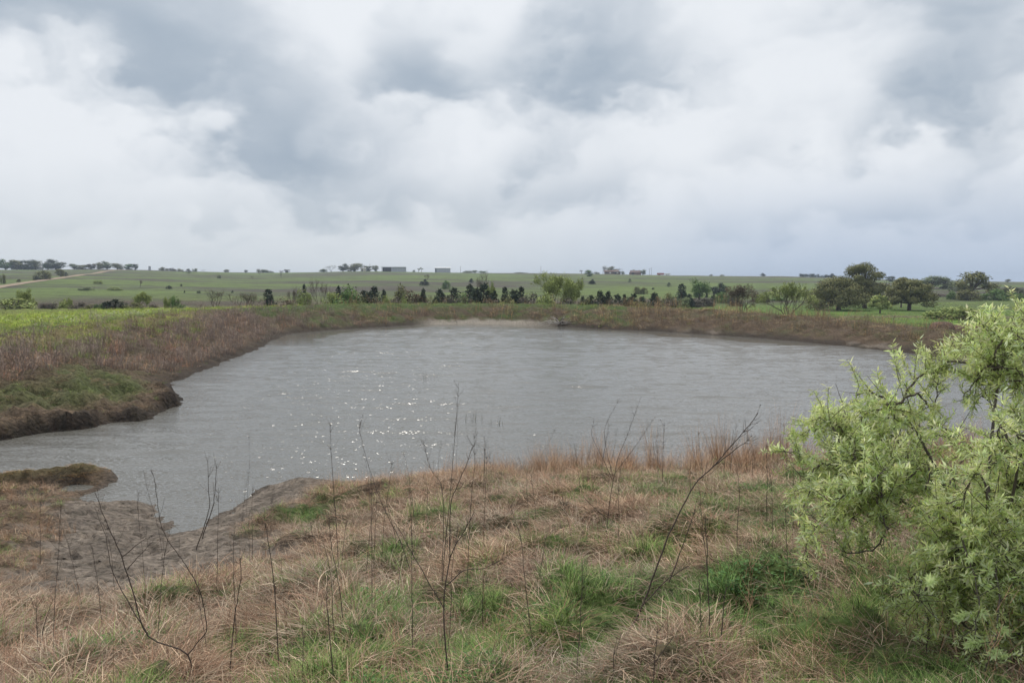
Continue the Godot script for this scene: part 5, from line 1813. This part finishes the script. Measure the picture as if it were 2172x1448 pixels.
	plant("bush", "oak", 42.8, -248.2, 2.1, 2.4, "right of twin olive bushes on the slope", "shrub")
	plant("cedar", "cedar", 65.5, -320.7, 2.0, 2.0, "small evergreen on the slope right of the twin olive bushes", "evergreen")
	plant("bush", "dark", 54.0, -293.7, 0.9, 0.7, "tiny dark bush right of the twin olive bushes", "shrub")
	plant("bush", "fresh", 71.5, -205.0, 3.8, 1.3, "green bush beyond the meadow between bare tree and green willow", "shrub")
	plant("bush", "oak", 65.7, -200.0, 2.5, 1.8, "olive bush beyond the meadow right of the bare tree", "shrub")
	plant("bush", "brown", 130.6, -235.0, 5.8, 0.7, "brownish bush at the left end of the right hand thicket", "shrub")
	plant("bush", "fresh", 123.4, -215.0, 3.2, 2.5, "bright green bush in the right hand thicket below the far oak", "shrub")
	plant("round", "pale", 179.9, -330.0, 7.3, 5.5, "pale grey green tree behind the right big oak", "tree")
	plant("round", "pale", 186.2, -330.0, 6.9, 5.3, "second pale tree between the right big oak and the far oak", "tree")
	plant("round", "oak", 134.9, -225.0, 8.6, 7.6, "rounded far oak standing above the right hand thicket", "oak")
	plant("bush", "oak", 124.2, -208.0, 5.6, 3.0, "olive bush in front of the far oak", "shrub")
	plant("bush", "fresh", 132.1, -210.0, 6.7, 3.3, "wide green bush right of the far oak", "shrub")
	plant("bush", "dark", 150.1, -230.0, 5.1, 3.6, "dark bush at the right edge behind the wide green one", "shrub")
	plant("bush", "oak", 158.5, -250.0, 6.2, 4.1, "dull green tree line bush behind the wide green bush", "shrub")
	plant("bush", "fresh", 135.3, -205.0, 2.8, 2.4, "small green bush at the right edge of the thicket", "shrub")
	plant("bush", "grey", 115.2, -212.0, 3.9, 0.9, "grey brush in the shade side of the right big oak", "thicket")
	plant("bush", "pale", 173.7, -300.0, 4.8, 3.9, "pale tree top between the second pale tree and the far oak", "tree")
	plant("bush", "grey", -16.0, -106.0, 2.8, 3.2, "low grey brush under the olive see through tree", "shrub")
	plant("bush", "oak", -11.1, -108.0, 2.5, 3.6, "low olive bush between tan bush and dense evergreens", "shrub")
	plant("bush", "brown", -3.0, -106.0, 2.8, 3.6, "tan brush below the yellow green willow by the grey tree", "shrub")
	plant("bush", "oak", -0.5, -108.0, 2.5, 3.8, "olive underbrush beneath the pointed evergreen with a thin leader", "shrub")
	plant("bush", "grey", 7.2, -106.0, 3.2, 3.5, "grey brush at the feet of the two joined willows", "shrub")
	plant("bush", "oak", 10.5, -108.0, 2.3, 3.2, "olive underbrush right of the joined willows", "shrub")
	plant("bush", "grey", 14.6, -110.0, 2.6, 3.2, "grey underbrush below the wide evergreen pair", "shrub")
	plant("bush", "oak", 18.3, -112.0, 3.0, 3.1, "olive underbrush below the evergreen with dense base", "shrub")
	plant("bush", "grey", 40.7, -172.0, 4.6, 2.1, "grey brush between pale shrub and meadow edge brush", "shrub")
	plant("bush", "fresh", 54.3, -195.0, 3.1, 2.3, "fresh green bush behind the twigs of the spreading bare tree", "shrub")
	plant("bush", "oak", -21.2, -106.0, 2.5, 3.1, "olive bush under the bright round green bush right side", "shrub")
	plant("bush", "brown", -31.6, -106.0, 3.8, 2.8, "brown brush low between stout evergreen and yellow green bush", "shrub")
	spreading("bare_willow", "spreading leaning bare tree with a brownish haze of twigs at the meadow edge", "bare tree", 37.5, -124.0, 5.7, 5.5, -0.15, 5, "brown", 3, 301, 0.08, 6)
	spreading("green_willow", "fresh green many stemmed willow between the bare tree and the big oaks", "tree", 42.2, -117.0, 7.4, 5.8, 0.0, 7, "yellow", 9, 302, 0.14, 5)
	oak("oak_tree", "tall open topped oak rising behind the lower left one of the pair", 77.5, -168.0, 11.2, 10.2, -0.8, 44, "oak", 311, 0.0, 0.25)
	oak("oak_tree", "low wide oak sweeping to the ground left of the tall oak", 66.0, -155.0, 13.0, 6.7, 0.0, 46, "oak", 312, 0.0, 0.12)
	oak("oak_tree", "broad domed oak with a thick leaning trunk right of the small round tree", 79.8, -154.0, 9.9, 6.6, 0.2, 44, "oak", 313, 0.0, 0.2)
	oak("oak_tree", "narrow oak with an airy tuft of a top behind the broad domed oak", 86.8, -171.0, 4.3, 7.6, 0.0, 18, "oak", 314, 0.2, 0.45)
	oak("small_tree", "small round yellowish tree standing in front of the gap between big oaks", 65.6, -136.5, 3.9, 3.4, 0.0, 20, "yellow", 315, 0.3, 0.32)
	plant("bush", "yellow", 57.0, -98.0, 5.6, 1.8, "low mound of green willow sprouts in the right meadow", "shrub")
	hay_bales()
	driftwood()
	water_reeds()
	wildflowers()
